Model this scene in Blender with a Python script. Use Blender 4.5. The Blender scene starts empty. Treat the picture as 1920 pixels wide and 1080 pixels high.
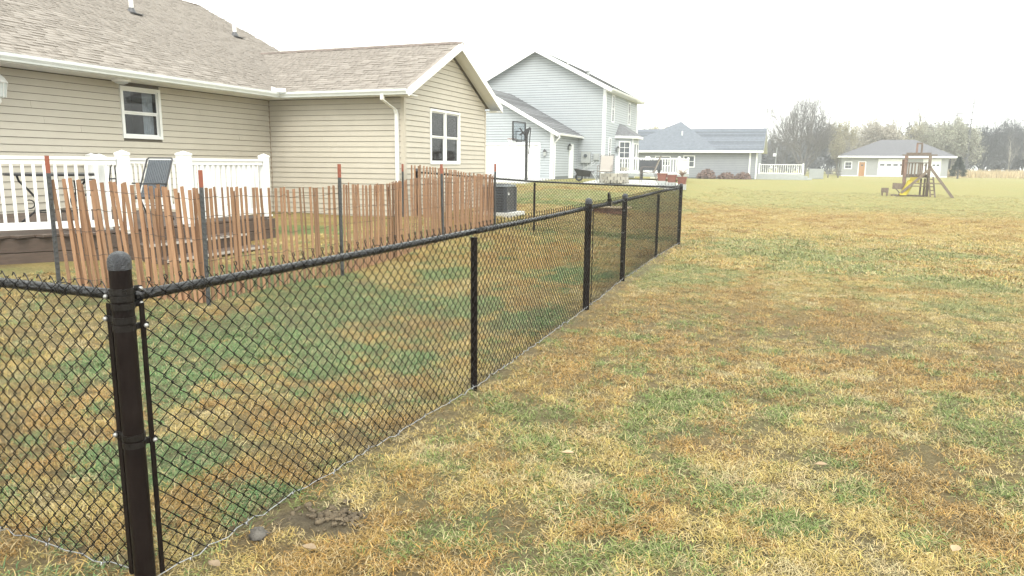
import bpy, math, random
import numpy as np
from mathutils import Matrix, Vector
HAZE = 0.0015
random.seed(7); RNG = np.random.default_rng(11)
sc = bpy.context.scene
COL = sc.collection
PI = math.pi

# ---------------------------------------------------------------- camera
F_PX, PITCH, ROLL, YAW, CAM_H = 1350.0, math.radians(9.751), 0.010, math.radians(21.007), 1.62
cam_d = bpy.data.cameras.new('camera'); cam = bpy.data.objects.new('camera', cam_d); COL.objects.link(cam)
fw = Vector((-math.sin(YAW)*math.cos(PITCH), math.cos(YAW)*math.cos(PITCH), -math.sin(PITCH)))
rt = Vector((math.cos(YAW), math.sin(YAW), 0)); up = rt.cross(fw)
cr, sr = math.cos(ROLL), math.sin(ROLL)
r2 = cr*rt + sr*up; u2 = -sr*rt + cr*up
cam.matrix_world = Matrix(((r2.x, u2.x, -fw.x, 0), (r2.y, u2.y, -fw.y, 0), (r2.z, u2.z, -fw.z, CAM_H), (0, 0, 0, 1)))
cam_d.sensor_width = 36; cam_d.lens = F_PX/1920*36; cam_d.clip_start = 0.05; cam_d.clip_end = 4000
sc.camera = cam

# ---------------------------------------------------------------- sky, sun, exposure: bright, even overcast
SUN_EL, SUN_AZ = math.radians(48), math.radians(150)
w = bpy.data.worlds.new('World'); sc.world = w; w.use_nodes = True
nt = w.node_tree; nt.nodes.clear()
sky = nt.nodes.new('ShaderNodeTexSky'); sky.sky_type = 'NISHITA'; sky.sun_disc = False
sky.sun_elevation = SUN_EL; sky.sun_rotation = SUN_AZ; sky.air_density = 1.0; sky.dust_density = 4.0; sky.ozone_density = 1.0
mx = nt.nodes.new('ShaderNodeMix'); mx.data_type = 'RGBA'; mx.inputs['Factor'].default_value = 0.93
mx.inputs[7].default_value = (9.0, 9.22, 8.6, 1)          # the closed cloud layer over the clear sky
bg = nt.nodes.new('ShaderNodeBackground'); bg.inputs['Strength'].default_value = 0.115
out = nt.nodes.new('ShaderNodeOutputWorld')
nt.links.new(sky.outputs[0], mx.inputs[6]); nt.links.new(mx.outputs[2], bg.inputs['Color']); nt.links.new(bg.outputs[0], out.inputs[0])
sd = bpy.data.lights.new('sun', 'SUN'); sd.energy = 1.2; sd.angle = math.radians(35); sd.color = (1, 0.97, 0.92)
sun = bpy.data.objects.new('sun', sd); COL.objects.link(sun)
sdir = Vector((math.sin(SUN_AZ)*math.cos(SUN_EL), math.cos(SUN_AZ)*math.cos(SUN_EL), math.sin(SUN_EL)))
sun.rotation_euler = sdir.to_track_quat('Z', 'Y').to_euler(); sun.location = sdir*60
vs = sc.view_settings; vs.view_transform = 'Standard'; vs.look = 'None'; vs.gamma = 1.0; vs.use_curve_mapping = False
vs.exposure = 1.38
cy = sc.cycles; cy.use_denoising = True; cy.max_bounces = 5; cy.transparent_max_bounces = 24; cy.volume_bounces = 0
cy.diffuse_bounces = 2; cy.glossy_bounces = 2

# ---------------------------------------------------------------- helpers
def S(t): t = np.clip(t, 0, 1); return t*t*(3-2*t)
def gz(x, y):                                   # height of the ground
    x = np.asarray(x, float); y = np.asarray(y, float)
    a = 0.34*S((-3.6-x)/5.2)
    h = S((y-17)/22)*S((-2.0-x)/6)
    z = a*(1-h) + 0.76*h
    f = S((y-48)/25)
    z = z*(1-f) + f*(0.40+0.33*S((-10-x)/6))
    near = S((40-np.hypot(x, y))/20)
    z = z + near*(0.012*np.sin(x*1.7+y*0.6)+0.010*np.sin(y*1.3-x*0.8+1))
    return z
def g(x, y): return float(gz(x, y))

def rootloc(o):
    while o.parent: o = o.parent
    return o.location
def tag(o, label=None, cat=None, group=None, kind=None):
    if label: o['label'] = label
    if cat: o['category'] = cat
    if group: o['group'] = group
    if kind: o['kind'] = kind
    return o
def thing(name, loc, label, cat, group=None):
    o = bpy.data.objects.new(name, None); COL.objects.link(o); o.location = loc; o.empty_display_size = 0.2
    return tag(o, label, cat, group)

class MB:
    def __init__(s): s.v = []; s.f = []; s.sm = False
    def add(s, vs, fs):
        n = len(s.v); s.v.extend([tuple(p) for p in vs]); s.f.extend([tuple(i+n for i in f) for f in fs]); return s
    def hexa(s, p):                             # 8 points: bottom ring, top ring
        return s.add(p, [(3,2,1,0),(4,5,6,7),(0,1,5,4),(1,2,6,5),(2,3,7,6),(3,0,4,7)])
    def box(s, x0, x1, y0, y1, z0, z1):
        return s.hexa([(x0,y0,z0),(x1,y0,z0),(x1,y1,z0),(x0,y1,z0),(x0,y0,z1),(x1,y0,z1),(x1,y1,z1),(x0,y1,z1)])
    def bar(s, a, b, wd, th, up=(0,0,1)):       # rectangular bar from a to b; wd sideways, th along up
        a = Vector(a); b = Vector(b); d = (b-a).normalized(); u = Vector(up)
        if abs(d.dot(u)) > 0.95: u = Vector((0,1,0)) if abs(d.y) < 0.9 else Vector((1,0,0))
        sx = d.cross(u).normalized(); u = sx.cross(d).normalized()
        p = []
        for c in (a, b): p += [c-sx*wd/2-u*th/2, c+sx*wd/2-u*th/2, c+sx*wd/2+u*th/2, c-sx*wd/2+u*th/2]
        return s.hexa(p)
    def tube(s, pts, r, n=8, caps=True, closed=False):
        P = [Vector(p) for p in pts]; m = len(P); R = r if isinstance(r, (list, tuple)) else [r]*m
        ref = None; base = len(s.v); vs = []
        for i in range(m):
            if closed: d = (P[(i+1) % m]-P[i-1])
            else: d = P[min(i+1, m-1)]-P[max(i-1, 0)]
            d = d.normalized() if d.length > 1e-9 else Vector((0,0,1))
            if ref is None: ref = Vector((0,0,1)) if abs(d.z) < 0.9 else Vector((1,0,0))
            sx = d.cross(ref); sx = sx.normalized() if sx.length > 1e-6 else d.orthogonal().normalized()
            u = sx.cross(d).normalized(); ref = u
            for k in range(n):
                t = 2*PI*k/n; vs.append(P[i]+sx*(R[i]*math.cos(t))+u*(R[i]*math.sin(t)))
        fs = []
        for i in range(m if closed else m-1):
            j = (i+1) % m
            for k in range(n): fs.append((i*n+k, i*n+(k+1) % n, j*n+(k+1) % n, j*n+k))
        if caps and not closed: fs.append(tuple(range(n))[::-1]); fs.append(tuple((m-1)*n+k for k in range(n)))
        return s.add(vs, fs)
    def lathe(s, c, prof, n=16, axis=None):     # prof: (radius, height) up the z axis at c
        vs = []; fs = []
        for r, h in prof:
            for k in range(n):
                t = 2*PI*k/n; vs.append((c[0]+r*math.cos(t), c[1]+r*math.sin(t), c[2]+h))
        for i in range(len(prof)-1):
            for k in range(n): fs.append((i*n+k, i*n+(k+1) % n, (i+1)*n+(k+1) % n, (i+1)*n+k))
        fs.append(tuple(range(n))[::-1]); fs.append(tuple((len(prof)-1)*n+k for k in range(n)))
        return s.add(vs, fs)
    def prism(s, poly, vec):                    # polygon extruded along vec
        n = len(poly); a = [Vector(p) for p in poly]; v = Vector(vec)
        return s.add(a+[p+v for p in a], [tuple(range(n))[::-1], tuple(range(n, 2*n))]+[(i, (i+1) % n, n+(i+1) % n, n+i) for i in range(n)])
    def quad(s, a, b, c, d): return s.add([a,b,c,d], [(0,1,2,3)])
    def wallrect(s, fn, u0, u1, z0, z1, holes):  # rectangle with rectangular holes; fn(u,z) gives the point
        us = sorted({u0, u1, *[h[0] for h in holes], *[h[1] for h in holes]}); zs = sorted({z0, z1, *[h[2] for h in holes], *[h[3] for h in holes]})
        for i in range(len(us)-1):
            for j in range(len(zs)-1):
                cu, cz = (us[i]+us[i+1])/2, (zs[j]+zs[j+1])/2
                if any(h[0] < cu < h[1] and h[2] < cz < h[3] for h in holes): continue
                s.quad(fn(us[i],zs[j]), fn(us[i+1],zs[j]), fn(us[i+1],zs[j+1]), fn(us[i],zs[j+1]))
        return s
    def mesh(s, name, mat, off=(0,0,0), smooth=False):
        me = bpy.data.meshes.new(name)
        o = Vector(off); me.from_pydata([(p[0]-o.x, p[1]-o.y, p[2]-o.z) for p in s.v], [], s.f)
        if mat: me.materials.append(mat)
        if smooth or s.sm: me.polygons.foreach_set('use_smooth', [True]*len(me.polygons))
        me.update(); return me
    def build(s, name, mat, parent=None, smooth=False, loc=None):
        off = rootloc(parent) if parent else (loc or (0,0,0))
        o = bpy.data.objects.new(name, s.mesh(name, mat, off, smooth)); COL.objects.link(o)
        if parent: o.parent = parent
        else: o.location = off
        return o
def piece(name, me, parent, M):                  # shared mesh placed by the world matrix M
    o = bpy.data.objects.new(name, me); COL.objects.link(o); o.parent = parent
    o.matrix_basis = Matrix.Translation(-rootloc(parent)) @ M
    return o
def smooth_angle(o, deg=40):
    o.data.polygons.foreach_set('use_smooth', [True]*len(o.data.polygons))
    try: o.data.set_sharp_from_angle(angle=math.radians(deg))
    except Exception: pass
    return o
def np_mesh(name, V, Fc, mat):
    me = bpy.data.meshes.new(name); V = np.asarray(V, np.float32); Fc = np.asarray(Fc, np.int32); k = Fc.shape[1]
    me.vertices.add(len(V)); me.vertices.foreach_set('co', V.ravel())
    me.loops.add(Fc.size); me.loops.foreach_set('vertex_index', Fc.ravel())
    me.polygons.add(len(Fc)); me.polygons.foreach_set('loop_start', np.arange(0, Fc.size, k, dtype=np.int32))
    if mat: me.materials.append(mat)
    me.update(calc_edges=True); me.validate(); return me

# ---------------------------------------------------------------- materials
MATS = {}
def mat(name, c1, c2=None, scale=8.0, rough=0.6, metal=0.0, bump=0.0, bscale=None, objvar=0.0, islvar=0.0, stretch=(1,1,1), spec=0.5, rough2=None, dirt=None, dscale=1.2, detail=6):
    m = bpy.data.materials.new(name); m.use_nodes = True; t = m.node_tree; N = t.nodes; L = t.links
    b = N['Principled BSDF']; b.inputs['Metallic'].default_value = metal; b.inputs['Roughness'].default_value = rough
    b.inputs['Specular IOR Level'].default_value = spec
    tc = N.new('ShaderNodeTexCoord'); mp = N.new('ShaderNodeMapping'); mp.inputs['Scale'].default_value = stretch
    L.new(tc.outputs['Object'], mp.inputs['Vector'])
    nz = N.new('ShaderNodeTexNoise'); nz.inputs['Scale'].default_value = scale; nz.inputs['Detail'].default_value = detail; nz.inputs['Roughness'].default_value = 0.6
    L.new(mp.outputs[0], nz.inputs['Vector'])
    rp = N.new('ShaderNodeMapRange'); rp.inputs[1].default_value = 0.3; rp.inputs[2].default_value = 0.7; L.new(nz.outputs[0], rp.inputs[0])
    mx = N.new('ShaderNodeMix'); mx.data_type = 'RGBA'; mx.inputs[6].default_value = (*c1, 1); mx.inputs[7].default_value = (*(c2 or c1), 1)
    L.new(rp.outputs[0], mx.inputs[0]); col = mx.outputs[2]
    if dirt:
        n2 = N.new('ShaderNodeTexNoise'); n2.inputs['Scale'].default_value = dscale; n2.inputs['Detail'].default_value = 8; n2.inputs['Roughness'].default_value = 0.7
        L.new(tc.outputs['Object'], n2.inputs['Vector'])
        r2 = N.new('ShaderNodeMapRange'); r2.inputs[1].default_value = 0.48; r2.inputs[2].default_value = 0.75; r2.inputs[4].default_value = 0.7; L.new(n2.outputs[0], r2.inputs[0])
        m2 = N.new('ShaderNodeMix'); m2.data_type = 'RGBA'; m2.inputs[7].default_value = (*dirt, 1)
        L.new(r2.outputs[0], m2.inputs[0]); L.new(col, m2.inputs[6]); col = m2.outputs[2]
    if objvar or islvar:
        hs = N.new('ShaderNodeHueSaturation'); L.new(col, hs.inputs['Color']); ad = N.new('ShaderNodeMath'); ad.operation = 'ADD'; ad.inputs[0].default_value = 0; ad.inputs[1].default_value = 0
        fr = N.new('ShaderNodeMath'); fr.operation = 'FRACT'
        if objvar: oi = N.new('ShaderNodeObjectInfo'); L.new(oi.outputs['Random'], ad.inputs[0])
        if islvar: ge = N.new('ShaderNodeNewGeometry'); L.new(ge.outputs['Random Per Island'], ad.inputs[1])
        L.new(ad.outputs[0], fr.inputs[0]); k = max(objvar, islvar)
        vr = N.new('ShaderNodeMapRange'); vr.inputs[3].default_value = 1-k; vr.inputs[4].default_value = 1+k; L.new(fr.outputs[0], vr.inputs[0]); L.new(vr.outputs[0], hs.inputs['Value'])
        col = hs.outputs[0]
    L.new(col, b.inputs['Base Color'])
    if rough2 is not None:
        rr = N.new('ShaderNodeMapRange'); rr.inputs[1].default_value = 0.35; rr.inputs[2].default_value = 0.65; rr.inputs[3].default_value = rough; rr.inputs[4].default_value = rough2
        L.new(nz.outputs[0], rr.inputs[0]); L.new(rr.outputs[0], b.inputs['Roughness'])
    if bump:
        bn = N.new('ShaderNodeTexNoise'); bn.inputs['Scale'].default_value = bscale or scale*3; bn.inputs['Detail'].default_value = 5; L.new(mp.outputs[0], bn.inputs['Vector'])
        bp = N.new('ShaderNodeBump'); bp.inputs['Strength'].default_value = bump; bp.inputs['Distance'].default_value = 0.01; L.new(bn.outputs[0], bp.inputs['Height']); L.new(bp.outputs[0], b.inputs['Normal'])
    MATS[name] = m; return m
M_BLACK = mat('black_vinyl', (0.006,0.005,0.005), (0.012,0.010,0.009), 30, 0.25, rough2=0.42, bump=0.25, bscale=160, spec=0.22)
M_POST = mat('black_painted_post', (0.006,0.004,0.004), (0.012,0.008,0.007), 12, 0.30, rough2=0.5, bump=0.15, bscale=90, dirt=(0.014,0.010,0.008), dscale=5, spec=0.09)
M_RAIL = mat('wet_black_rail', (0.006,0.006,0.007), (0.012,0.012,0.014), 25, 0.10, rough2=0.3, bump=0.9, bscale=48, stretch=(1,1,1))
M_CAP = mat('wet_black_cap', (0.05,0.055,0.065), (0.016,0.016,0.02), 60, 0.16, rough2=0.5, bump=1.0, bscale=230)
M_GALV = mat('galvanised_wire', (0.42,0.43,0.44), (0.25,0.25,0.26), 40, 0.38, 0.7)
M_BOLT = mat('zinc_bolt', (0.42,0.42,0.41), (0.30,0.30,0.29), 60, 0.4, 0.5)
M_LATH = mat('cedar_lath', (0.225,0.12,0.063), (0.32,0.188,0.105), 9, 0.75, objvar=0.24, stretch=(5,5,0.6), bump=0.5, bscale=40, dirt=(0.16,0.075,0.045), dscale=3)
M_RUSTW = mat('rusty_wire', (0.06,0.045,0.038), (0.12,0.08,0.06), 20, 0.6, 0.4)
M_STAKE = mat('grey_steel_stake', (0.045,0.05,0.055), (0.08,0.08,0.08), 14, 0.5, 0.2, bump=0.2)
M_ORANGE = mat('orange_paint', (0.27,0.078,0.042), (0.21,0.055,0.032), 18, 0.6)
M_SOIL = mat('wet_soil', (0.07,0.052,0.032), (0.165,0.128,0.08), 22, 0.85, bump=1.0, bscale=60)
M_LEAF = mat('dead_leaf', (0.26,0.18,0.10), (0.34,0.26,0.17), 20, 0.7, objvar=0.25)

# ---------------------------------------------------------------- ground sheet: one heightfield, finer towards the camera
def fbm(x, y, sc_, seed, oct=4):
    x = np.asarray(x, float)*sc_; y = np.asarray(y, float)*sc_; tot = np.zeros(np.broadcast(x, y).shape); amp = 1; nrm = 0
    rg = np.random.default_rng(seed); tab = rg.random((256, 256))
    for _ in range(oct):
        xi = np.floor(x).astype(int); yi = np.floor(y).astype(int); fx = S(x-xi); fy = S(y-yi)
        a = tab[xi % 256, yi % 256]; b = tab[(xi+1) % 256, yi % 256]; c = tab[xi % 256, (yi+1) % 256]; d = tab[(xi+1) % 256, (yi+1) % 256]
        tot += amp*((a*(1-fx)+b*fx)*(1-fy)+(c*(1-fx)+d*fx)*fy); nrm += amp; amp *= 0.55; x = x*2.03+17.3; y = y*2.03+9.1
    return tot/nrm
GREEN = [(-5.45,7.03,1.46,1.0),(-4.7,5.05,0.75,1.1),(-3.72,5.06,0.82,0.7),(-4.64,9.45,0.32,0.7),(-3.48,7.36,0.43,0.6),(-3.77,3.76,0.41,0.5),(-2.45,7.03,0.4,0.6),(-2.9,10.38,0.48,0.9),(-3.15,2.81,0.29,0.32),
 (-1.38,11.01,0.75,1.3),(-0.49,15.89,1.2,1.6),(0.48,13.57,1.1,1.8),(2.21,15.39,1.17,0.7),(2.17,9.7,0.58,0.54),(2.21,11.83,0.72,0.81),(-0.29,4.98,0.48,0.5),(-1.6,3.3,0.29,0.22),(-1.44,4.05,0.37,0.5),(-1.13,3.35,0.22,0.19),
 (-0.29,2.81,0.17,0.12),(-0.9,2.61,0.27,0.14),(-0.72,3.66,0.17,0.14),(0.31,4.08,0.21,0.15),(0.73,4.76,0.2,0.15),(1.26,5.18,0.28,0.46),(-1.41,2.64,0.14,0.12),(0.14,3.27,0.19,0.15),(0.63,3.42,0.14,0.13),(-9.5,25,3.5,3.2),(-7,27,3,3),(-9.2,11.6,1.0,0.9),(-3.5,16.5,1.2,0.5)]
BROWN = [(-1.11,7.34,1.0,1.5),(-1.25,5.57,0.65,0.64),(0.42,7.74,0.82,1.34),(-0.8,9.74,0.72,0.65),(0.71,4.4,0.46,0.43),(-0.66,3.05,0.37,0.2),(-0.44,4.18,0.38,0.26),(-2.43,2.81,0.33,0.4),(-3.99,2.99,0.49,1.0),(-2.95,4.68,0.41,0.44),
 (-1.77,2.44,0.28,0.28),(0.86,3.56,0.29,0.34),(-3.44,6.06,0.42,0.58),(1.36,6.51,0.66,0.54),(-4.2,11.5,0.9,1.6),(-3.2,9.0,0.5,0.8),(-5.0,13.5,1.1,1.0)]
FENCE = [(-2.235,1.885),(-2.05,4.59),(-2.08,7.75),(-2.15,9.93),(-2.20,12.93),(-2.16,15.41)]
def fence_x(y): return np.interp(y, [p[1] for p in FENCE], [p[0] for p in FENCE])
def ell(x, y, L, wob):
    r = np.zeros(np.broadcast(x, y).shape)
    for cx, cy_, rx, ry in L:
        d = ((x-cx)/rx)**2+((y-cy_)/ry)**2
        r = np.maximum(r, S(1.35-d*0.75-wob))
    return r
def turf(x, y):                                  # green, brown and bare amounts: the lawn's own patchy colour
    n1 = fbm(x, y, 1.1, 1); n2 = fbm(x, y, 4.0, 2); n3 = fbm(x, y, 0.35, 3)
    gr = ell(x, y, GREEN, (n1-0.5)*2.6+(n2-0.5)*1.4)*(0.35+0.8*n2)*np.where(x < -2.2, 1.7, np.where(y < 9, 0.8, 1.0))
    gr = np.maximum(gr, 0.75*S((fbm(x, y, 2.6, 8)-0.60)*7)*S((9-y)/4))
    gr = np.maximum(gr, (0.04+0.36*S((n1*0.5+n2*0.5-0.45)*4.5))*S((22-y)/6))
    far = S((y-27-6*(n3-0.5)+0.12*x)/6)
    gr = np.maximum(gr*(1-far*0.5), far*(0.55+0.35*(n1-0.3)+0.2*n3))
    band = S((y-19)/4)*(1-far)*0.25
    br = ell(x, y, BROWN, (n1-0.5)*1.6)*(0.6+0.6*n2)
    br = np.maximum(br, 0.8*S((fbm(x, y, 1.7, 5)-0.5)*5)*(1-far))*(1-0.8*gr) + band
    trk = (np.exp(-((x+0.42)/0.13)**2)+0.8*np.exp(-((x-0.75)/0.14)**2))*S((y-4.5)/2)*S((15-y)/4)
    br = br+0.55*trk*(0.5+n2); gr = gr*(1-0.6*np.clip(trk, 0, 1))
    fd = np.where((y > 1.2) & (y < 15.6), np.abs(x-fence_x(y)-0.05), 9)
    bare = S(1.15-fd/0.17-(n2-0.5)*1.8)*0.75
    bare = np.maximum(bare, S(1.2-((x+1.92)**2/0.06+(y-2.62)**2/0.05)-(n2-.5)))
    bare = np.maximum(bare, 0.7*S(1.2-((x+2.5)**2/0.3+(y-1.85)**2/0.03)-(n2-.5)*3))
    bare = np.maximum(bare, 0.8*S(1.1-((x-0.9)**2/0.12+(y-7.15)**2/0.02)))
    bare = np.maximum(bare, 0.75*S((fbm(x, y, 3.1, 9)-0.66)*9)*S((12-y)/5))
    return np.clip(gr, 0, 1), np.clip(br, 0, 1), np.clip(bare, 0, 1)
def axis_pts(lo, hi, fl, fh, step, k):
    a = list(np.arange(fl, fh+1e-6, step)); s = step; p = fh
    while p < hi: s *= k; p += s; a.append(min(p, hi))
    s = step; p = fl; b = []
    while p > lo: s *= k; p -= s; b.append(max(p, lo))
    return np.array(b[::-1]+a)
gx = axis_pts(-560, 560, -11.5, 9.5, 0.16, 1.13); gy = axis_pts(-120, 620, 0.8, 19, 0.16, 1.10)
GX, GY = np.meshgrid(gx, gy); GZ = gz(GX, GY); fine = S((14-np.hypot(GX, GY))/8)
GZ = GZ + fine*(fbm(GX, GY, 5, 21, 3)-0.5)*0.035
nx, ny = len(gx), len(gy); ii = np.arange(nx*ny).reshape(ny, nx)
Fq = np.stack([ii[:-1,:-1], ii[:-1,1:], ii[1:,1:], ii[1:,:-1]], -1).reshape(-1, 4)
m = bpy.data.materials.new('lawn_ground'); m.use_nodes = True; t = m.node_tree; N = t.nodes; L = t.links; b = N['Principled BSDF']
b.inputs['Roughness'].default_value = 0.9; b.inputs['Specular IOR Level'].default_value = 0.15
at = N.new('ShaderNodeAttribute'); at.attribute_name = 'turf'; sp = N.new('ShaderNodeSeparateColor'); L.new(at.outputs['Color'], sp.inputs[0])
tc = N.new('ShaderNodeTexCoord')
def noise(sc_, det=6, ro=0.65, vec=None):
    n = N.new('ShaderNodeTexNoise'); n.inputs['Scale'].default_value = sc_; n.inputs['Detail'].default_value = det; n.inputs['Roughness'].default_value = ro; L.new(vec or tc.outputs['Object'], n.inputs['Vector']); return n.outputs[0]
def mixc(f, a, c):
    x = N.new('ShaderNodeMix'); x.data_type = 'RGBA'
    for s_, v in ((0, f), (6, a), (7, c)):
        if isinstance(v, tuple): x.inputs[s_].default_value = (*v, 1)
        elif isinstance(v, float): x.inputs[s_].default_value = v
        else: L.new(v, x.inputs[s_])
    return x.outputs[2]
def rng(v, a, c, lo=0.0, hi=1.0):
    r = N.new('ShaderNodeMapRange'); r.inputs[1].default_value = a; r.inputs[2].default_value = c; r.inputs[3].default_value = lo; r.inputs[4].default_value = hi; L.new(v, r.inputs[0]); return r.outputs[0]
mpn = N.new('ShaderNodeMapping'); mpn.inputs['Scale'].default_value = (0.25, 1.0, 1); L.new(tc.outputs['Object'], mpn.inputs['Vector'])
nf = noise(26, 8, 0.75); nm = noise(1.4); nstr = noise(0.8, 7, 0.7, mpn.outputs[0])
straw = mixc(rng(nf, 0.35, 0.65), (0.20,0.15,0.05), (0.38,0.295,0.115)); brown = mixc(rng(nf, 0.35, 0.65), (0.14,0.09,0.028), (0.29,0.19,0.062))
sy_ = N.new('ShaderNodeSeparateXYZ'); L.new(tc.outputs['Object'], sy_.inputs[0]); green = mixc(rng(sy_.outputs['Y'], 18, 34), mixc(rng(nf, 0.35, 0.65), (0.075,0.105,0.034), (0.17,0.205,0.072)), mixc(rng(nf, 0.35, 0.65), (0.17,0.175,0.06), (0.26,0.26,0.105))); soil = mixc(rng(nf, 0.3, 0.7), (0.075,0.06,0.04), (0.17,0.14,0.095))
c_ = mixc(sp.outputs[1], straw, brown); c_ = mixc(sp.outputs[0], c_, green); c_ = mixc(rng(nstr, 0.5, 0.75, 0.0, 0.45), c_, straw); c_ = mixc(sp.outputs[2], c_, soil)
L.new(c_, b.inputs['Base Color'])
bp = N.new('ShaderNodeBump'); bp.inputs['Strength'].default_value = 0.9; bp.inputs['Distance'].default_value = 0.04; L.new(noise(38, 8, 0.8), bp.inputs['Height']); L.new(bp.outputs[0], b.inputs['Normal'])
me = np_mesh('ground', np.stack([GX.ravel(), GY.ravel(), GZ.ravel()], 1), Fq, m)
tg = turf(GX.ravel(), GY.ravel()); tg = (tg[0], tg[1], np.maximum(tg[2], 0.6*S((12-np.hypot(GX.ravel(), GY.ravel()))/5))); ca = me.color_attributes.new('turf', 'FLOAT_COLOR', 'POINT')
ca.data.foreach_set('color', np.stack([*tg, np.ones(nx*ny)], 1).astype(np.float32).ravel())
me.polygons.foreach_set('use_smooth', [True]*len(me.polygons))
ground = bpy.data.objects.new('ground', me); COL.objects.link(ground); tag(ground, 'patchy brown and green winter lawn', None, None, 'structure')

# ---------------------------------------------------------------- grass blades: tufts scattered over the ground sheet
def grass_material():
    m = bpy.data.materials.new('grass_blades'); m.use_nodes = True; t = m.node_tree; N = t.nodes; L = t.links; b = N['Principled BSDF']
    a = N.new('ShaderNodeAttribute'); a.attribute_type = 'INSTANCER'; a.attribute_name = 'tint'
    bl = N.new('ShaderNodeAttribute'); bl.attribute_name = 'tone'
    oi = N.new('ShaderNodeObjectInfo')
    hs = N.new('ShaderNodeHueSaturation'); L.new(a.outputs['Color'], hs.inputs['Color']); L.new(bl.outputs['Fac'], hs.inputs['Value'])
    mx = N.new('ShaderNodeMix'); mx.data_type = 'RGBA'; mx.inputs[7].default_value = (0.46,0.37,0.21,1); L.new(hs.outputs[0], mx.inputs[6])
    b2 = N.new('ShaderNodeAttribute'); b2.attribute_name = 'dry'; L.new(b2.outputs['Fac'], mx.inputs[0])
    L.new(mx.outputs[2], b.inputs['Base Color']); b.inputs['Roughness'].default_value = 0.62; b.inputs['Specular IOR Level'].default_value = 0.3
    return m
M_GRASS = grass_material()
def tuft_mesh(k, nb, rad, hlo, hhi, wid, lie):
    rg = random.Random(k); V = []; Fc = []; tone = []; dry = []
    for _ in range(nb):
        a = rg.uniform(0, 2*PI); r = rad*math.sqrt(rg.random()); px, py = r*math.cos(a), r*math.sin(a)
        d = rg.uniform(0, 2*PI); ln = rg.uniform(hlo, hhi); el = math.radians(rg.uniform(15, 80)*(1-lie)+lie*rg.uniform(2, 40)); bend = rg.uniform(0.2, 1.3)
        sx, sy = -math.sin(d), math.cos(d); turn = rg.uniform(-0.9, 0.9); q = Vector((px, py, -0.004)); n0 = len(V); wd = wid*rg.uniform(0.6, 1.3); z_el = el; dd = d
        for s_ in range(4):
            ww = wd*(1, 0.9, 0.62, 0.06)[s_]; V.append((q.x-sx*ww/2, q.y-sy*ww/2, max(q.z, -0.006))); V.append((q.x+sx*ww/2, q.y+sy*ww/2, max(q.z, -0.006)))
            q = q+Vector((math.cos(dd)*math.cos(z_el), math.sin(dd)*math.cos(z_el), math.sin(z_el)))*ln/3; z_el -= bend/3*1.3; dd += turn/3
        for s_ in range(3): Fc.append((n0+2*s_, n0+2*s_+1, n0+2*s_+3, n0+2*s_+2))
        tn = rg.uniform(0.55, 1.4); dr = rg.choice((0, 0, 0, 0, 0.35, 0.75)); tone += [tn]*8; dry += [dr]*8
    me = np_mesh('tuft', V, Fc, M_GRASS); n = len(me.vertices)
    for nm_, arr in (('tone', tone), ('dry', dry)):
        at_ = me.attributes.new(nm_, 'FLOAT', 'POINT'); at_.data.foreach_set('value', arr[:n])
    return me
tufts = bpy.data.collections.new('tufts')
for k in range(14):
    near_t = k < 10
    o = bpy.data.objects.new('tuft', tuft_mesh(k, 23 if near_t else 14, 0.055, 0.020, 0.054, 0.0031, 0.55) if near_t else tuft_mesh(k, 26, 0.16, 0.03, 0.07, 0.0085, 0.5)); tufts.objects.link(o)
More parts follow.
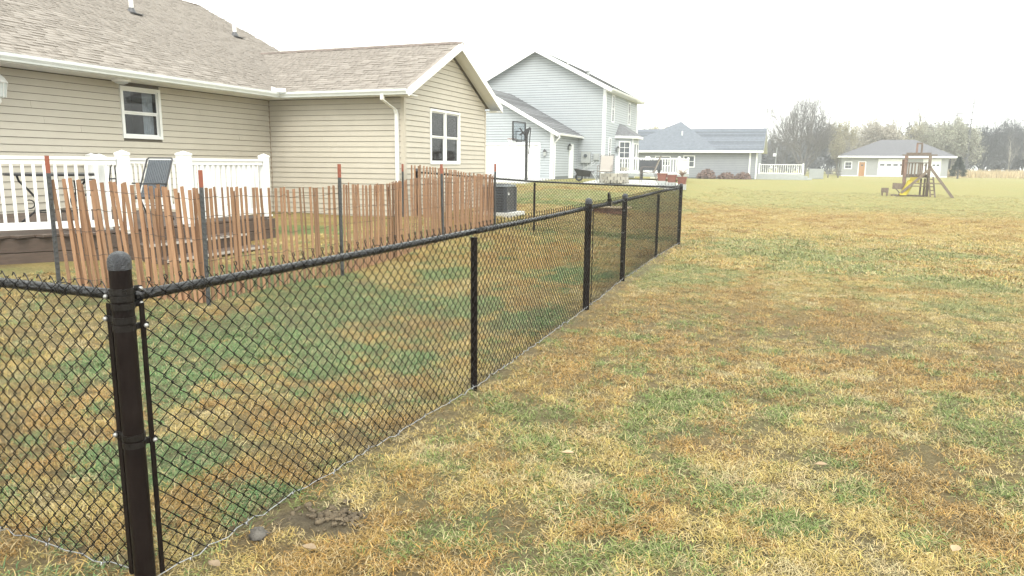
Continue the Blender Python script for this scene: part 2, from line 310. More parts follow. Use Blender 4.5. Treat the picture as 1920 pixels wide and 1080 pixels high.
def scatter():
    P = []; lay = []
    for d0, d1, dens, far in ((1.3, 4.0, 1150, 0), (4.0, 7.0, 700, 0), (7.0, 12.0, 330, 0), (12, 20, 95, 1), (20, 34, 40, 1), (34, 52, 12, 1)):
        n = int(dens*(d1*d1-d0*d0)*0.5*(math.radians(82)))
        r = np.sqrt(RNG.uniform(d0*d0, d1*d1, n)); a = RNG.uniform(-math.radians(62), math.radians(20), n)   # azimuth from +y
        P.append(np.stack([r*np.sin(a), r*np.cos(a)], 1)); lay.append(np.full(n, far))
    P = np.concatenate(P); far = np.concatenate(lay); x, y = P.T
    keep = ~((x < -8.0) & (y < 15)) & ~((x < -8.4) & (y < 21)) & ~((x < -8) & (y > 33.3)) & ~((x < -4.3) & (y > 34.2) & (x > -10))
    gr, br, ba = turf(x, y); keep &= RNG.random(len(x)) > np.maximum(ba*1.05, 0.75*S((fbm(x, y, 7.0, 44, 2)-0.60)*8)*S((10-y)/5))
    x, y, far, gr, br, ba = (q[keep] for q in (x, y, far, gr, br, ba))
    n = len(x); u = RNG.random(n); v = RNG.random(n)
    nA = fbm(x, y, 4.5, 41, 3); nB = fbm(x, y, 3.6, 42, 3); nC = fbm(x, y, 6.5, 43, 2)
    isg = (gr+(nA-0.5)*2.1+(u-0.5)*0.75 > 0.52) & (gr > 0.02); isb = ~isg & (br+(nB-0.5)*2.0+(v-0.5)*0.6 > 0.42); isp = ~isg & ~isb & (nC+(v-0.5)*0.3 > 0.62)
    c = np.empty((n, 4)); c[:, 3] = 1
    jit = RNG.uniform(0.75, 1.25, (n, 1))
    c[:, :3] = np.array((0.37,0.285,0.092)); c[isb, :3] = np.array((0.295,0.183,0.050)); c[isg, :3] = np.array((0.125,0.175,0.044))
    c[isp, :3] = np.array((0.39,0.325,0.165))
    dk = isb & (nC < 0.36); c[dk, :3] *= 0.68
    cool = isg & (x < -2.2) & (y < 16); c[cool, :3] = np.array((0.095,0.180,0.062))
    mid = isg & (x > -2.2) & (y > 9); c[mid, :3] = np.array((0.165,0.195,0.065))
    yg = isg & (y > 24); c[yg, :3] = np.array((0.25,0.25,0.095))
    c[:, :3] *= jit; c[:, 0] *= RNG.uniform(0.92, 1.12, n)
    me = bpy.data.meshes.new('grass'); me.vertices.add(n); me.vertices.foreach_set('co', np.stack([x, y, gz(x, y)+0.004], 1).astype(np.float32).ravel())
    A = me.attributes
    A.new('tint', 'FLOAT_COLOR', 'POINT').data.foreach_set('color', c.astype(np.float32).ravel())
    rot = np.stack([RNG.normal(0, 0.12, n), RNG.normal(0, 0.12, n), RNG.uniform(0, 2*PI, n)], 1)
    A.new('rot', 'FLOAT_VECTOR', 'POINT').data.foreach_set('vector', rot.astype(np.float32).ravel())
    scl = RNG.uniform(0.7, 1.2, n)*np.where(isg, 1.12, 1.0); A.new('scl', 'FLOAT', 'POINT').data.foreach_set('value', scl.astype(np.float32))
    A.new('idx', 'INT', 'POINT').data.foreach_set('value', np.where(far == 0, RNG.integers(0, 10, n), RNG.integers(10, 14, n)).astype(np.int32))
    me.materials.append(M_GRASS); o = bpy.data.objects.new('grass', me); COL.objects.link(o)
    ng = bpy.data.node_groups.new('grass_scatter', 'GeometryNodeTree'); ng.interface.new_socket('Geometry', in_out='INPUT', socket_type='NodeSocketGeometry'); ng.interface.new_socket('Geometry', in_out='OUTPUT', socket_type='NodeSocketGeometry')
    N = ng.nodes; L = ng.links; gi = N.new('NodeGroupInput'); go = N.new('NodeGroupOutput'); ci = N.new('GeometryNodeCollectionInfo')
    ci.inputs['Collection'].default_value = tufts; ci.inputs['Separate Children'].default_value = True; ci.inputs['Reset Children'].default_value = True
    ip = N.new('GeometryNodeInstanceOnPoints'); ip.inputs['Pick Instance'].default_value = True
    def na(nm_, ty):
        q = N.new('GeometryNodeInputNamedAttribute'); q.data_type = ty; q.inputs['Name'].default_value = nm_; return next(s_ for s_ in q.outputs if s_.enabled and s_.name == 'Attribute')
    L.new(gi.outputs[0], ip.inputs['Points']); L.new(ci.outputs[0], ip.inputs['Instance']); L.new(na('idx', 'INT'), ip.inputs['Instance Index'])
    L.new(na('rot', 'FLOAT_VECTOR'), ip.inputs['Rotation']); L.new(na('scl', 'FLOAT'), ip.inputs['Scale']); L.new(ip.outputs[0], go.inputs[0])
    md = o.modifiers.new('grass_scatter', 'NODES'); md.node_group = ng
    tag(o, 'short matted straw and green grass blades of the lawn', 'grass', None, 'stuff'); return o
scatter()
# ---------------------------------------------------------------- chain link fences
WM = 0.070                                        # diamond width of the woven mesh
def chain_mesh(a, b, nrm, ztop0, ztop1, zb0, zb1):
    a = np.array(a, float); b = np.array(b, float); ln = np.linalg.norm(b-a); u = (b-a)/ln; hw = WM/2
    n = int(ln/hw); K = int(round((min(ztop0, ztop1)-max(zb0, zb1))/hw)); K += K % 2
    i = np.arange(n)[:, None]; k = np.arange(K+1)[None, :]
    par = (k+i) % 2; s = (i+par)*(ln/n)+np.where(par == 1, 0.0022, -0.0022)
    tt = s/ln; z0 = zb0+(zb1-zb0)*tt; z1 = ztop0+(ztop1-ztop0)*tt
    z = z0+(z1-z0)*k/K
    jit = RNG.normal(0, 0.0016, s.shape); s = s+jit; z = z+RNG.normal(0, 0.0014, s.shape)
    off = np.where(par == 1, 0.0042, -0.0036)+0.004*np.sin(s*1.9+k*0.15)
    R = 0.0024; P = np.stack([a[0]+u[0]*s+nrm[0]*off, a[1]+u[1]*s+nrm[1]*off, z], -1)
    U = np.array([u[0], u[1], 0])*R*1.4; Nn = np.array([nrm[0], nrm[1], 0])*R
    V = np.stack([P+Nn, P+U, P-Nn, P-U], 2)        # n,K+1,4,3
    idx = np.arange(n*(K+1)*4).reshape(n, K+1, 4); fs = []
    for q in range(4):
        r = (q+1) % 4; fs.append(np.stack([idx[:, :-1, q], idx[:, :-1, r], idx[:, 1:, r], idx[:, 1:, q]], -1).reshape(-1, 4))
    return V.reshape(-1, 3), np.concatenate(fs)
def knuckle_tops(a, b, nrm, zt0, zt1, mode):
    a = Vector((*a, 0)); b = Vector((*b, 0)); ln = (b-a).length; u = (b-a)/ln; m = MB(); n = Vector((*nrm, 0))
    for j in range(int(ln/WM)):
        s = (j+0.5)*WM+random.uniform(-0.004, 0.004); z = zt0+(zt1-zt0)*s/ln; c = a+u*s
        if mode == 'loop':
            h = random.uniform(0.026, 0.034); r = 0.009; pts = [c-u*0.012+Vector((0,0,z-0.012)), c+u*0.002+Vector((0,0,z+h*0.5))]
            for q in range(7):
                t = -0.6+q*0.85; pts.append(c-n*0.006+u*(0.004+r*math.sin(t))+Vector((0,0,z+h-r*math.cos(t)*-1.0))+n*(0.001*q))
            pts.append(c+u*0.016+Vector((0,0,z-0.004)))
            m.tube(pts, 0.0023, 4)
        else:
            pk = c+Vector((0,0,z+0.022))
            m.tube([c-u*WM*0.5+Vector((0,0,z-0.020))+n*0.004, pk, pk+u*0.030-n*0.012+Vector((0,0,-0.016))], 0.0024, 4)
            m.tube([pk+u*0.006, pk+u*0.036-n*0.02+Vector((0,0,-0.006)), ], 0.0024, 4)
    return m
def rail_tube(a, b, r, za, zb, sag=0.0):
    pts = []
    for k in range(13):
        t = k/12; pts.append((a[0]+(b[0]-a[0])*t, a[1]+(b[1]-a[1])*t, za+(zb-za)*t-sag*math.sin(PI*t)))
    return MB().tube(pts, r, 12)
def post_mesh(x, y, z0, z1, r):
    return MB().lathe((x, y, z0-0.25), [(r, 0), (r, z1-z0+0.25-0.055)], 20)
def cap_mesh(x, y, z, r):
    p = [(r*1.07, -0.062), (r*1.07, -0.032)]+[(r*1.05*math.cos(t), -0.030+0.034*math.sin(t)) for t in np.linspace(0.05, 1.45, 6)]
    return MB().lathe((x, y, z), p, 20)
def post(parent, x, y, z0, z1, r, cap=True):
    p = post_mesh(x, y, z0, z1, r).build('post', M_POST, parent); smooth_angle(p)
    if cap: smooth_angle(cap_mesh(x, y, z1-0.006, r).build('post_cap', M_CAP, p), 60)
    return p
def band(parent, x, y, z, r, d, ext=0.055):
    # brace band: ring round the post with two flat ears towards d and a bolt through them
    m = MB(); hh = 0.011; n = 18; d = Vector((*d, 0)).normalized(); sd_ = Vector((-d.y, d.x, 0))
    for (ro, ri) in ((r+0.0035, r-0.004),):
        for k in range(n):
            t0, t1 = 2*PI*k/n, 2*PI*(k+1)/n
            q = [(x+ro*math.cos(t), y+ro*math.sin(t)) for t in (t0, t1)]+[(x+ri*math.cos(t), y+ri*math.sin(t)) for t in (t1, t0)]
            m.hexa([(*p, z-hh) for p in q]+[(*p, z+hh) for p in q])
    for s in (-1, 1):
        a = Vector((x, y, z))+sd_*s*0.007+d*(r-0.002); m.bar(a, a+d*ext, 0.003, hh*2)
    o = m.build('brace_band', M_BLACK, parent)
    c = Vector((x, y, z))+d*(r+ext-0.014)
    MB().tube([c-sd_*0.02, c+sd_*0.018], 0.0045, 8).build('bolt', M_BOLT, o)
    hd = Vector((c.x, c.y, c.z)); side = -sd_ if (hd-sd_*0.02).length < (hd+sd_*0.02).length else sd_
    mm = MB(); mm.tube([c+side*0.012, c+side*0.019, c+side*0.023], [0.0085, 0.0085, 0.004], 10); mm.build('bolt_head', M_BOLT, o, True)
def tension_bar(parent, x, y, z0, z1, u):
    m = MB(); m.bar((x, y, z0), (x, y, z1), 0.019, 0.006, up=(u[1], -u[0], 0)); m.build('tension_bar', M_POST, parent)

def line_fence(name, label, pts, kinds, tops, rail_top, mode, nsign, grp=None):
    base = thing(name, (pts[0][0], pts[0][1], g(*pts[0])), label, 'fence', grp)
    for k, (p, kd, tp) in enumerate(zip(pts, kinds, tops)):
        if kd: post(base, p[0], p[1], g(*p), tp, {'T': 0.0375, 'M': 0.036, 'L': 0.024}[kd], kd != 'L')
    for k in range(len(pts)-1):
        a, b = Vector(pts[k]), Vector(pts[k+1]); u = (b-a).normalized(); n = (u.y*nsign, -u.x*nsign)
        ra = 0.05 if kinds[k] in ('T', 'M') else 0.0; rb = 0.05 if kinds[k+1] in ('T', 'M') else 0.0
        A = a+u*ra; B = b-u*rb; za, zb = rail_top[k], rail_top[k+1]
        r = rail_tube(A, B, 0.0205, za-0.02, zb-0.02, 0.006).build('top_rail', M_RAIL, base, True)
        offx = Vector(n)*0.026; ma = A+offx+u*(0.008 if ra else 0); mb_ = B+offx-u*(0.008 if rb else 0)
        V, Fc = chain_mesh(ma, mb_, n, za+0.012, zb+0.012, g(*A)+0.035, g(*B)+0.035)
        me = np_mesh('wire_mesh', V-np.array(base.location), Fc, M_BLACK); me.polygons.foreach_set('use_smooth', [True]*len(me.polygons))
        o = bpy.data.objects.new('wire_mesh', me); COL.objects.link(o); o.parent = base
        kn = knuckle_tops(ma, mb_, n, za+0.008, zb+0.008, mode).build('knuckles', M_BLACK, o); kn['kind'] = 'stuff'
        # ties that hold the mesh to the rail
        L_ = (b-a).length; t = 0.35
        while t < L_-0.2:
            c = a+u*t; z = za+(zb-za)*t/L_-0.02; mm = MB()
            mm.tube([(c.x+n[0]*0.027*math.cos(q), c.y+n[1]*0.027*math.cos(q), z+0.026*math.sin(q)) for q in np.linspace(0, 2*PI, 11)[:-1]], 0.0022, 5, closed=True)
            mm.build('wire_tie', M_BLACK, r); t += 0.61
    return base
def wire_along(P, r=0.0022, amp=0.007, barb=0.31):
    m = MB(); pts = []; cum = 0; prev = None
    for k in range(len(P)-1):
        a, b = Vector(P[k]), Vector(P[k+1]); n = max(2, int((b-a).length/0.05))
        for j in range(n): t = j/n; pts.append(a+(b-a)*t+Vector((random.gauss(0, amp*0.5), random.gauss(0, amp*0.5), random.gauss(0, amp))))
    pts.append(Vector(P[-1])); m.tube(pts, r, 5)
    for q in pts[3::max(1, int(barb/0.05))]:
        m.tube([q+Vector((0.004, 0, -0.012)), q+Vector((0.006, 0.004, 0.010)), q+Vector((0, 0.012, 0.016))], r*0.95, 4)
        m.tube([q+Vector((-0.006, 0.01, -0.016)), q+Vector((0.004, -0.006, 0.004)), q+Vector((0.008, -0.012, -0.004))], r*0.95, 4)
    return m
side = line_fence('chain_link_fence', 'long black chain link run from the capped corner post to the far right corner', FENCE, ['T','L','T','M','L','M'], [1.302, 1.17, 1.265, 1.24, 1.17, 1.265], [1.15, 1.175, 1.175, 1.165, 1.185, 1.20], 'loop', 1)
px, py = FENCE[0]
for z in (1.10, 1.155): band(side, px, py, z, 0.0375, (0.05, 1), 0.042)
for z in (1.02, 0.575): band(side, px, py, z, 0.0375, (0.42, 0.91), 0.045)
tension_bar(side, px+0.036, py+0.048, 0.03, 1.105, (0, 1)); tension_bar(side, FENCE[-1][0]+0.03, FENCE[-1][1]-0.12, 0.05, 1.15, (0, 1)); tension_bar(side, FENCE[2][0]+0.03, FENCE[2][1]+0.10, 0.05, 1.13, (0, 1)); tension_bar(side, FENCE[3][0]+0.03, FENCE[3][1]-0.10, 0.05, 1.13, (0, 1))
for k in (2, 3, 5):
    for z in (0.3, 0.7, 1.0, 1.13): band(side, FENCE[k][0], FENCE[k][1], z, 0.0375 if k == 2 else 0.036, (0, -1 if k != 2 else 1), 0.06)
wire_along([(p[0]+0.03, p[1]+(0.0 if k else 0.03), g(*p)+0.035+0.012*(k % 2)) for k, p in enumerate(FENCE)]).build('tension_wire', M_GALV, side)
# fork latch standing up on the rail between the two gate posts
m = MB(); lx, ly, lz = -2.11, 8.85, 1.165
m.box(lx-0.03, lx+0.03, ly-0.05, ly+0.05, lz-0.045, lz+0.012); m.hexa([(lx-.012,ly-.045,lz),(lx+.012,ly-.045,lz),(lx+.012,ly-.01,lz),(lx-.012,ly-.01,lz),(lx-.012,ly-.065,lz+.105),(lx+.012,ly-.065,lz+.105),(lx+.012,ly-.035,lz+.125),(lx-.012,ly-.035,lz+.125)])
m.hexa([(lx-.012,ly+.005,lz),(lx+.012,ly+.005,lz),(lx+.012,ly+.06,lz),(lx-.012,ly+.06,lz),(lx-.012,ly-.01,lz+.10),(lx+.012,ly-.01,lz+.10),(lx+.012,ly+.012,lz+.085),(lx-.012,ly+.012,lz+.085)])
m.box(lx-.01, lx+.01, ly+.055, ly+.10, lz+.004, lz+.028); m.build('fork_latch', M_BLACK, side)
left = line_fence('chain_link_fence', 'short black chain link run leaving the frame at the left edge', [(px, py+0.035), (-5.1, 1.98)], ['', 'L'], [0, 1.17], [1.15, 1.165], 'barb', -1)
for z in (1.12,): band(left, px, py, z+0.01, 0.0375, (-1, 0.06), 0.045)
for z in (1.03, 0.585): band(left, px, py, z+0.02, 0.0375, (-1, -0.10), 0.045)
tension_bar(left, px-0.066, py-0.005, 0.03, 1.105, (1, 0))
wire_along([(px-0.1, 1.90, g(px, 1.9)+0.04), (-3.5, 1.90, g(-3.5, 1.9)+0.05), (-5.1, 1.9, g(-5.1, 1.9)+0.05)]).build('tension_wire', M_GALV, left)
bp_ = [(-2.19, 15.46), (-5.42, 15.47), (-8.42, 15.48)]
back = line_fence('chain_link_fence', 'black chain link run crossing behind the yard to the tan house gable', bp_, ['', 'L', 'T'], [0, 1.27, 1.50], [1.20, 1.262, 1.43], 'loop', 1)

# ---------------------------------------------------------------- wooden lath snow fence on steel stakes
SF = [(-6.97,5.24),(-5.72,5.84),(-5.62,8.15),(-6.15,12.25),(-6.32,15.22),(-8.45,15.26)]
snow = thing('snow_fence', (SF[0][0], SF[0][1], g(*SF[0])), 'reddish wooden lath snow fence wired to orange tipped steel stakes', 'fence')
lath_me = []
for k in range(8):
    rg = random.Random(50+k); m = MB(); wd = rg.uniform(0.031, 0.038); th = 0.009; bow = rg.uniform(-0.012, 0.012); tw = rg.uniform(-0.006, 0.006); pts = []
    H = 1.2+rg.uniform(-0.02, 0.02)
    for j, t in enumerate((0, 0.33, 0.66, 1.0)):
        w2 = wd/2*(1+rg.uniform(-0.07, 0.07)); dx = bow*math.sin(PI*t); zz = H*t
        pts.append([(dx-w2, -th/2+tw*t, zz), (dx+w2, -th/2-tw*t, zz+(rg.uniform(-.006,.006) if j == 3 else 0)), (dx+w2, th/2-tw*t, zz), (dx-w2, th/2+tw*t, zz)])
    V = [p for r_ in pts for p in r_]; fs = [(3,2,1,0), (12,13,14,15)]
    for j in range(3):
        for q in range(4): fs.append((j*4+q, j*4+(q+1) % 4, j*4+4+(q+1) % 4, j*4+4+q))
    m.add(V, fs); lath_me.append(m.mesh('lath', M_LATH))
wire_pts = {h: [] for h in (0.17, 0.43, 0.68, 0.90, 1.10)}
for k in range(len(SF)-1):
    a, b = Vector(SF[k]), Vector(SF[k+1]); u = (b-a).normalized(); n = Vector((-u.y, u.x)); ln = (b-a).length; s = 0.03; ang = math.atan2(u.y, u.x)
    while s < ln-0.01:
        f = s/ln; c = a+u*s; bow = 0.05*math.sin(PI*f)*(-1 if k == 2 else 1); c = c+n*(bow+random.gauss(0, 0.006))
        lean = {0: 0.085-0.06*f, 1: 0.02, 2: 0.015, 3: -0.06*f, 4: 0.0}[k]+random.gauss(0, 0.011)
        wav = 0.02*math.sin(s*2.1+k)
        zb = g(c.x, c.y)-0.01+wav+random.gauss(0, 0.008)+(0.02 if k == 3 else 0)
        M = Matrix.Translation((c.x, c.y, zb)) @ Matrix.Rotation(ang+random.gauss(0, 0.12), 4, 'Z') @ Matrix.Rotation(-lean, 4, 'Y') @ Matrix.Rotation(random.gauss(0, 0.015), 4, 'X')
        piece('lath', random.choice(lath_me), snow, M)
        for h in wire_pts: wire_pts[h].append(M @ Vector((0, random.choice((-1, 1))*0.007, h)))
        dbl = (k == 0 and random.random() < 0.62) or (k == 1 and random.random() < 0.04) or (k == 2 and (0.38 < f < 0.50 or random.random() < 0.1)) or (k == 3 and random.random() < 0.2)
        if dbl:
            M2 = Matrix.Translation((c.x-n.x*-0.05+u.x*0.02, c.y-n.y*-0.05+u.y*0.02, zb-random.uniform(0, 0.05))) @ Matrix.Rotation(ang+random.gauss(0, 0.2), 4, 'Z') @ Matrix.Rotation(-lean-random.uniform(-0.08, 0.03), 4, 'Y')
            piece('lath', random.choice(lath_me), snow, M2)
        s += {0: 0.072, 1: 0.080, 2: 0.057, 3: 0.055, 4: 0.07}[k]*random.uniform(0.72, 1.3)*(0.6 if (k == 2 and 0.38 < f < 0.5) else 1)
for h, P in wire_pts.items():
    pts = []
    for j in range(len(P)-1): pts += [P[j], (P[j]+P[j+1])/2+Vector((random.gauss(0, .003), random.gauss(0, .003), random.gauss(0, 0.004)))]
    MB().tube(pts, 0.0030, 4).build('wire', M_RUSTW, snow)
def stake(x, y, top, lx=0, ly=0):
    z0 = g(x, y)-0.2; ht = top-z0; m = MB(); T = Vector((lx, ly, 0)); tip0 = top-0.175
    def at(z): return Vector((x, y, z))+T*((z-z0)/ht)
    for zA, zB, nm_, mt in ((z0, tip0, 'stake', M_STAKE), (tip0+0.0005, top, 'stake_tip', M_ORANGE)):
        mm = MB(); a, b = at(zA), at(zB); mm.bar(a, b, 0.007, 0.040, up=(1, -0.3, 0)); q = Vector((0.02, -0.006, 0)); mm.bar(a+q, b+q, 0.042, 0.006, up=(1, -0.3, 0))
        if nm_ == 'stake': so = mm.build(nm_, mt, snow); 
        else: mm.build(nm_, mt, so)
    mm = MB(); z = z0+0.3
    while z < tip0: c = at(z)+Vector((0.026, -0.008, 0)); mm.box(c.x-.006, c.x+.006, c.y-.012, c.y+.012, z-.008, z+.008); z += 0.055
    mm.build('stud', M_STAKE, so)
stake(-7.04, 5.19, 1.66); stake(-5.66, 5.80, 1.53); stake(-5.56, 8.1, 1.60); stake(-6.09, 12.2, 1.61, -0.06, 0.05); stake(-6.30, 15.25, 1.63); stake(-8.62, 15.14, 1.60); stake(-7.9, 4.95, 1.30)

# ---------------------------------------------------------------- spoil heap and fallen leaves
mound = thing('soil_mound', (-1.92, 2.62, g(-1.92, 2.62)), 'heap of wet grey soil clods beside the silver bottom wire', 'soil')
def clod(x, y, r, seed, sq=0.6):
    rg = np.random.default_rng(seed); m = MB(); z0 = g(x, y); n, k = 10, 6; vs = []; fs = []
    for i in range(k+1):
        ph = PI*i/k-PI/2
        for j in range(n):
            th = 2*PI*j/n; rr = r*(1+0.75*(rg.random()-0.5)); vs.append((x+rr*math.cos(ph)*math.cos(th), y+rr*math.cos(ph)*math.sin(th), z0+r*sq*0.45+rr*sq*math.sin(ph)))
    for i in range(k):
        for j in range(n): fs.append((i*n+j, i*n+(j+1) % n, (i+1)*n+(j+1) % n, (i+1)*n+j))
    m.add(vs, fs); return m
for k in range(120):
    a = random.uniform(0, 2*PI); d = abs(random.gauss(0, 0.16)); x, y = -1.90+d*math.cos(a)*1.25, 2.63+d*math.sin(a)*0.9
    clod(x, y, random.choice((0.005, 0.007, 0.009, 0.011, 0.014, 0.019))*max(0.4, 1.1-d*1.2), 100+k, 0.75).build('clod', M_SOIL, mound, True)
tag(clod(-2.10, 2.36, 0.045, 301, 0.5).build('stone', mat('grey_stone', (0.07,0.063,0.055), (0.12,0.108,0.092), 25, 0.8, bump=0.6), None, True), 'flat grey stone lying under the silver bottom wire', 'stone')
LF = [(-1.78,2.30,'pale dead leaf on the straw nearest the soil heap'),(-1.05,3.62,'pinkish dead leaf lying right of the second green tuft patch'),(-2.05,2.05,'tan dead leaf beside the corner post foot'),(-0.55,2.5,'small white curled leaf at the bottom edge of the lawn'),(0.75,3.3,'pale dead leaf near the bottom right corner'),(0.25,4.0,'light dead leaf on the brown straw patch in the middle foreground')]
for k, (x, y, lb) in enumerate(LF):
    m = MB(); a = random.uniform(0, 6.3); z = g(x, y)+0.045; L0 = 0.034; vs = []; 
    out_ = [(0,-1),(0.45,-0.5),(0.6,0.1),(0.35,0.6),(0,1.05),(-0.38,0.55),(-0.6,0.05),(-0.42,-0.55)]
    for (u_, v_) in out_: vs.append((x+L0*(u_*math.cos(a)-v_*math.sin(a)), y+L0*(u_*math.sin(a)+v_*math.cos(a)), z+0.012*abs(u_)*2+0.008*v_*v_))
    vs.append((x, y, z)); m.add(vs, [(i, (i+1) % 8, 8) for i in range(8)])
    o = m.build('fallen_leaf', M_LEAF, None); md = o.modifiers.new('thickness', 'SOLIDIFY'); md.thickness = 0.0015
    tag(o, lb, 'leaf', 'fallen leaves on the lawn')
# ---------------------------------------------------------------- materials of the buildings
M_TAN = mat('tan_vinyl_siding', (0.455,0.42,0.352), (0.485,0.45,0.378), 3, 0.55, objvar=0.02, bump=0.12, bscale=120, dirt=(0.42,0.385,0.32), dscale=1.1)
M_TANSHD = mat('tan_gap_shadow', (0.10,0.085,0.065), None, 3, 0.7)  # wall darkened to paint the shadow line in the gaps between siding boards
M_TANT = mat('tan_corner_trim', (0.47,0.43,0.355), (0.44,0.40,0.33), 4, 0.55)
M_SHING = mat('brown_asphalt_shingle', (0.245,0.218,0.192), (0.275,0.246,0.219), 14, 0.9, objvar=0.05, islvar=0.05, bump=0.5, bscale=260, spec=0.3)
M_SHINGT = mat('ridge_shingle', (0.11,0.085,0.07), (0.17,0.13,0.11), 9, 0.9, objvar=0.15)
M_WHITE = mat('white_trim', (0.78,0.79,0.78), (0.72,0.73,0.72), 5, 0.4, bump=0.05)
M_VINYL = mat('white_vinyl', (0.80,0.81,0.80), (0.75,0.76,0.75), 5, 0.38)
M_GUTTER = mat('white_gutter', (0.70,0.73,0.72), (0.62,0.66,0.66), 4, 0.35)
M_SOFFIT = mat('soffit', (0.80,0.81,0.82), (0.76,0.77,0.78), 5, 0.5)
M_DARK = mat('dark_room', (0.035,0.035,0.042), (0.05,0.05,0.055), 4, 0.9)
M_CURT = mat('pale_curtain', (0.55,0.56,0.58), (0.45,0.46,0.48), 6, 0.9)
M_PIPE = mat('white_pvc', (0.78,0.78,0.76), None, 5, 0.4)
M_LEAD = mat('dark_flashing', (0.05,0.05,0.055), (0.08,0.08,0.085), 12, 0.5)
M_DECK = mat('brown_composite_deck', (0.060,0.040,0.029), (0.095,0.064,0.048), 7, 0.7, objvar=0.2, stretch=(1,1,6), bump=0.3, dirt=(0.05,0.035,0.027), dscale=2)
M_TREAD = mat('pale_step_edge', (0.50,0.47,0.43), (0.40,0.37,0.34), 6, 0.6)
M_SLING = mat('grey_sling', (0.075,0.088,0.105), (0.12,0.135,0.155), 60, 0.7, bump=0.3)
M_IRON = mat('black_iron', (0.018,0.018,0.02), (0.03,0.03,0.033), 20, 0.4)
M_PLAS = mat('pale_grey_plastic', (0.55,0.58,0.60), (0.48,0.51,0.54), 5, 0.45)
def glass_mat(name, tint=(0.75,0.78,0.8)):
    m = bpy.data.materials.new(name); m.use_nodes = True; t = m.node_tree; t.nodes.clear(); N = t.nodes; L = t.links
    o = N.new('ShaderNodeOutputMaterial'); mx_ = N.new('ShaderNodeMixShader'); tr = N.new('ShaderNodeBsdfTransparent'); gl = N.new('ShaderNodeBsdfGlossy'); fr = N.new('ShaderNodeFresnel')
    tr.inputs[0].default_value = (*tint, 1); gl.inputs['Roughness'].default_value = 0.03; fr.inputs['IOR'].default_value = 1.55
    nz = N.new('ShaderNodeTexNoise'); nz.inputs['Scale'].default_value = 1.3; bp = N.new('ShaderNodeBump'); bp.inputs['Strength'].default_value = 0.02; L.new(nz.outputs[0], bp.inputs['Height']); L.new(bp.outputs[0], gl.inputs['Normal'])
    ge = N.new('ShaderNodeNewGeometry'); sb = N.new('ShaderNodeMath'); sb.operation = 'SUBTRACT'; sb.use_clamp = True; L.new(fr.outputs[0], sb.inputs[0]); L.new(ge.outputs['Backfacing'], sb.inputs[1]); L.new(sb.outputs[0], mx_.inputs[0]); L.new(tr.outputs[0], mx_.inputs[1]); L.new(gl.outputs[0], mx_.inputs[2]); L.new(mx_.outputs[0], o.inputs[0]); return m
M_GLASS = glass_mat('window_glass')

class Plane:                                       # a vertical wall frame: u along the wall, z up, n outwards
    def __init__(s, o, u, n): s.o = Vector(o); s.u = Vector(u); s.n = Vector(n)
    def p(s, u, z, d=0.0): q = s.o+s.u*u+s.n*d; return (q.x, q.y, z)
    def box(s, m, u0, u1, z0, z1, d0, d1):
        return m.hexa([s.p(u0,z0,d1), s.p(u1,z0,d1), s.p(u1,z0,d0), s.p(u0,z0,d0), s.p(u0,z1,d1), s.p(u1,z1,d1), s.p(u1,z1,d0), s.p(u0,z1,d0)])
def boards(pl, parent, span, z0, z1, exp, mt, holes=(), seam=3.6, name='siding_board', proud=0.022):
    z = z0; k = 0
    while z < z1-0.02:
        zt = min(z+exp, z1); a, b = span(z); a2, b2 = span(zt); ivs = [(a, b, a2, b2)]
        for (h0, h1, hz0, hz1) in holes:
            if zt > hz0+0.03 and z < hz1-0.03:
                nw = []
                for (p, q, p2, q2) in ivs:
                    if q <= h0 or p >= h1: nw.append((p, q, p2, q2)); continue
                    if p < h0: nw.append((p, h0, p2, h0))
                    if q > h1: nw.append((h1, q, h1, q2))
                ivs = nw
        for (p, q, p2, q2) in ivs:
            cuts = [p]; c = p+random.uniform(0.8, seam)
            while c < q-0.7: cuts.append(c); c += seam*random.uniform(0.75, 1.0)
            cuts.append(q)
            for j in range(len(cuts)-1):
                s0, s1 = cuts[j]+0.001, cuts[j+1]-0.001
                t0 = s0 if j else p2; t1 = s1 if j < len(cuts)-2 else q2
                if t1-t0 < 0.02: continue
                dp = proud+random.uniform(-0.0015, 0.0015)
                zl = z+0.008; m = MB(); m.hexa([pl.p(s0,zl,dp), pl.p(s1,zl,dp), pl.p(s1,zl,0.001), pl.p(s0,zl,0.001), pl.p(t0,zt,0.005), pl.p(t1,zt,0.005), pl.p(t1,zt,0.001), pl.p(t0,zt,0.001)])
                m.build(name, mt, parent)
        z = zt; k += 1
def clap(pl, m, span, z0, z1, exp, proud=0.02, holes=(), gap=0.026):   # lap siding as one relief mesh for far walls
    z = z0
    while z < z1-0.02:
        zt = min(z+exp, z1); a, b = span(z); a2, b2 = span(zt); ivs = [(a, b, a2, b2)]
        for (h0, h1, hz0, hz1) in holes:
            if zt > hz0+0.04 and z < hz1-0.04:
                nw = []
                for (p, q, p2, q2) in ivs:
                    if q <= h0 or p >= h1: nw.append((p, q, p2, q2)); continue
                    if p < h0: nw.append((p, h0, p2, h0))
                    if q > h1: nw.append((h1, q, h1, q2))
                ivs = nw
        for (p, q, p2, q2) in ivs:
            zl = z+gap; m.quad(pl.p(p,zl,proud), pl.p(q,zl,proud), pl.p(q2,zt,0.004), pl.p(p2,zt,0.004)); m.quad(pl.p(p,zl,0.0), pl.p(q,zl,0.0), pl.p(q,zl,proud), pl.p(p,zl,proud))
        z = zt
    return m
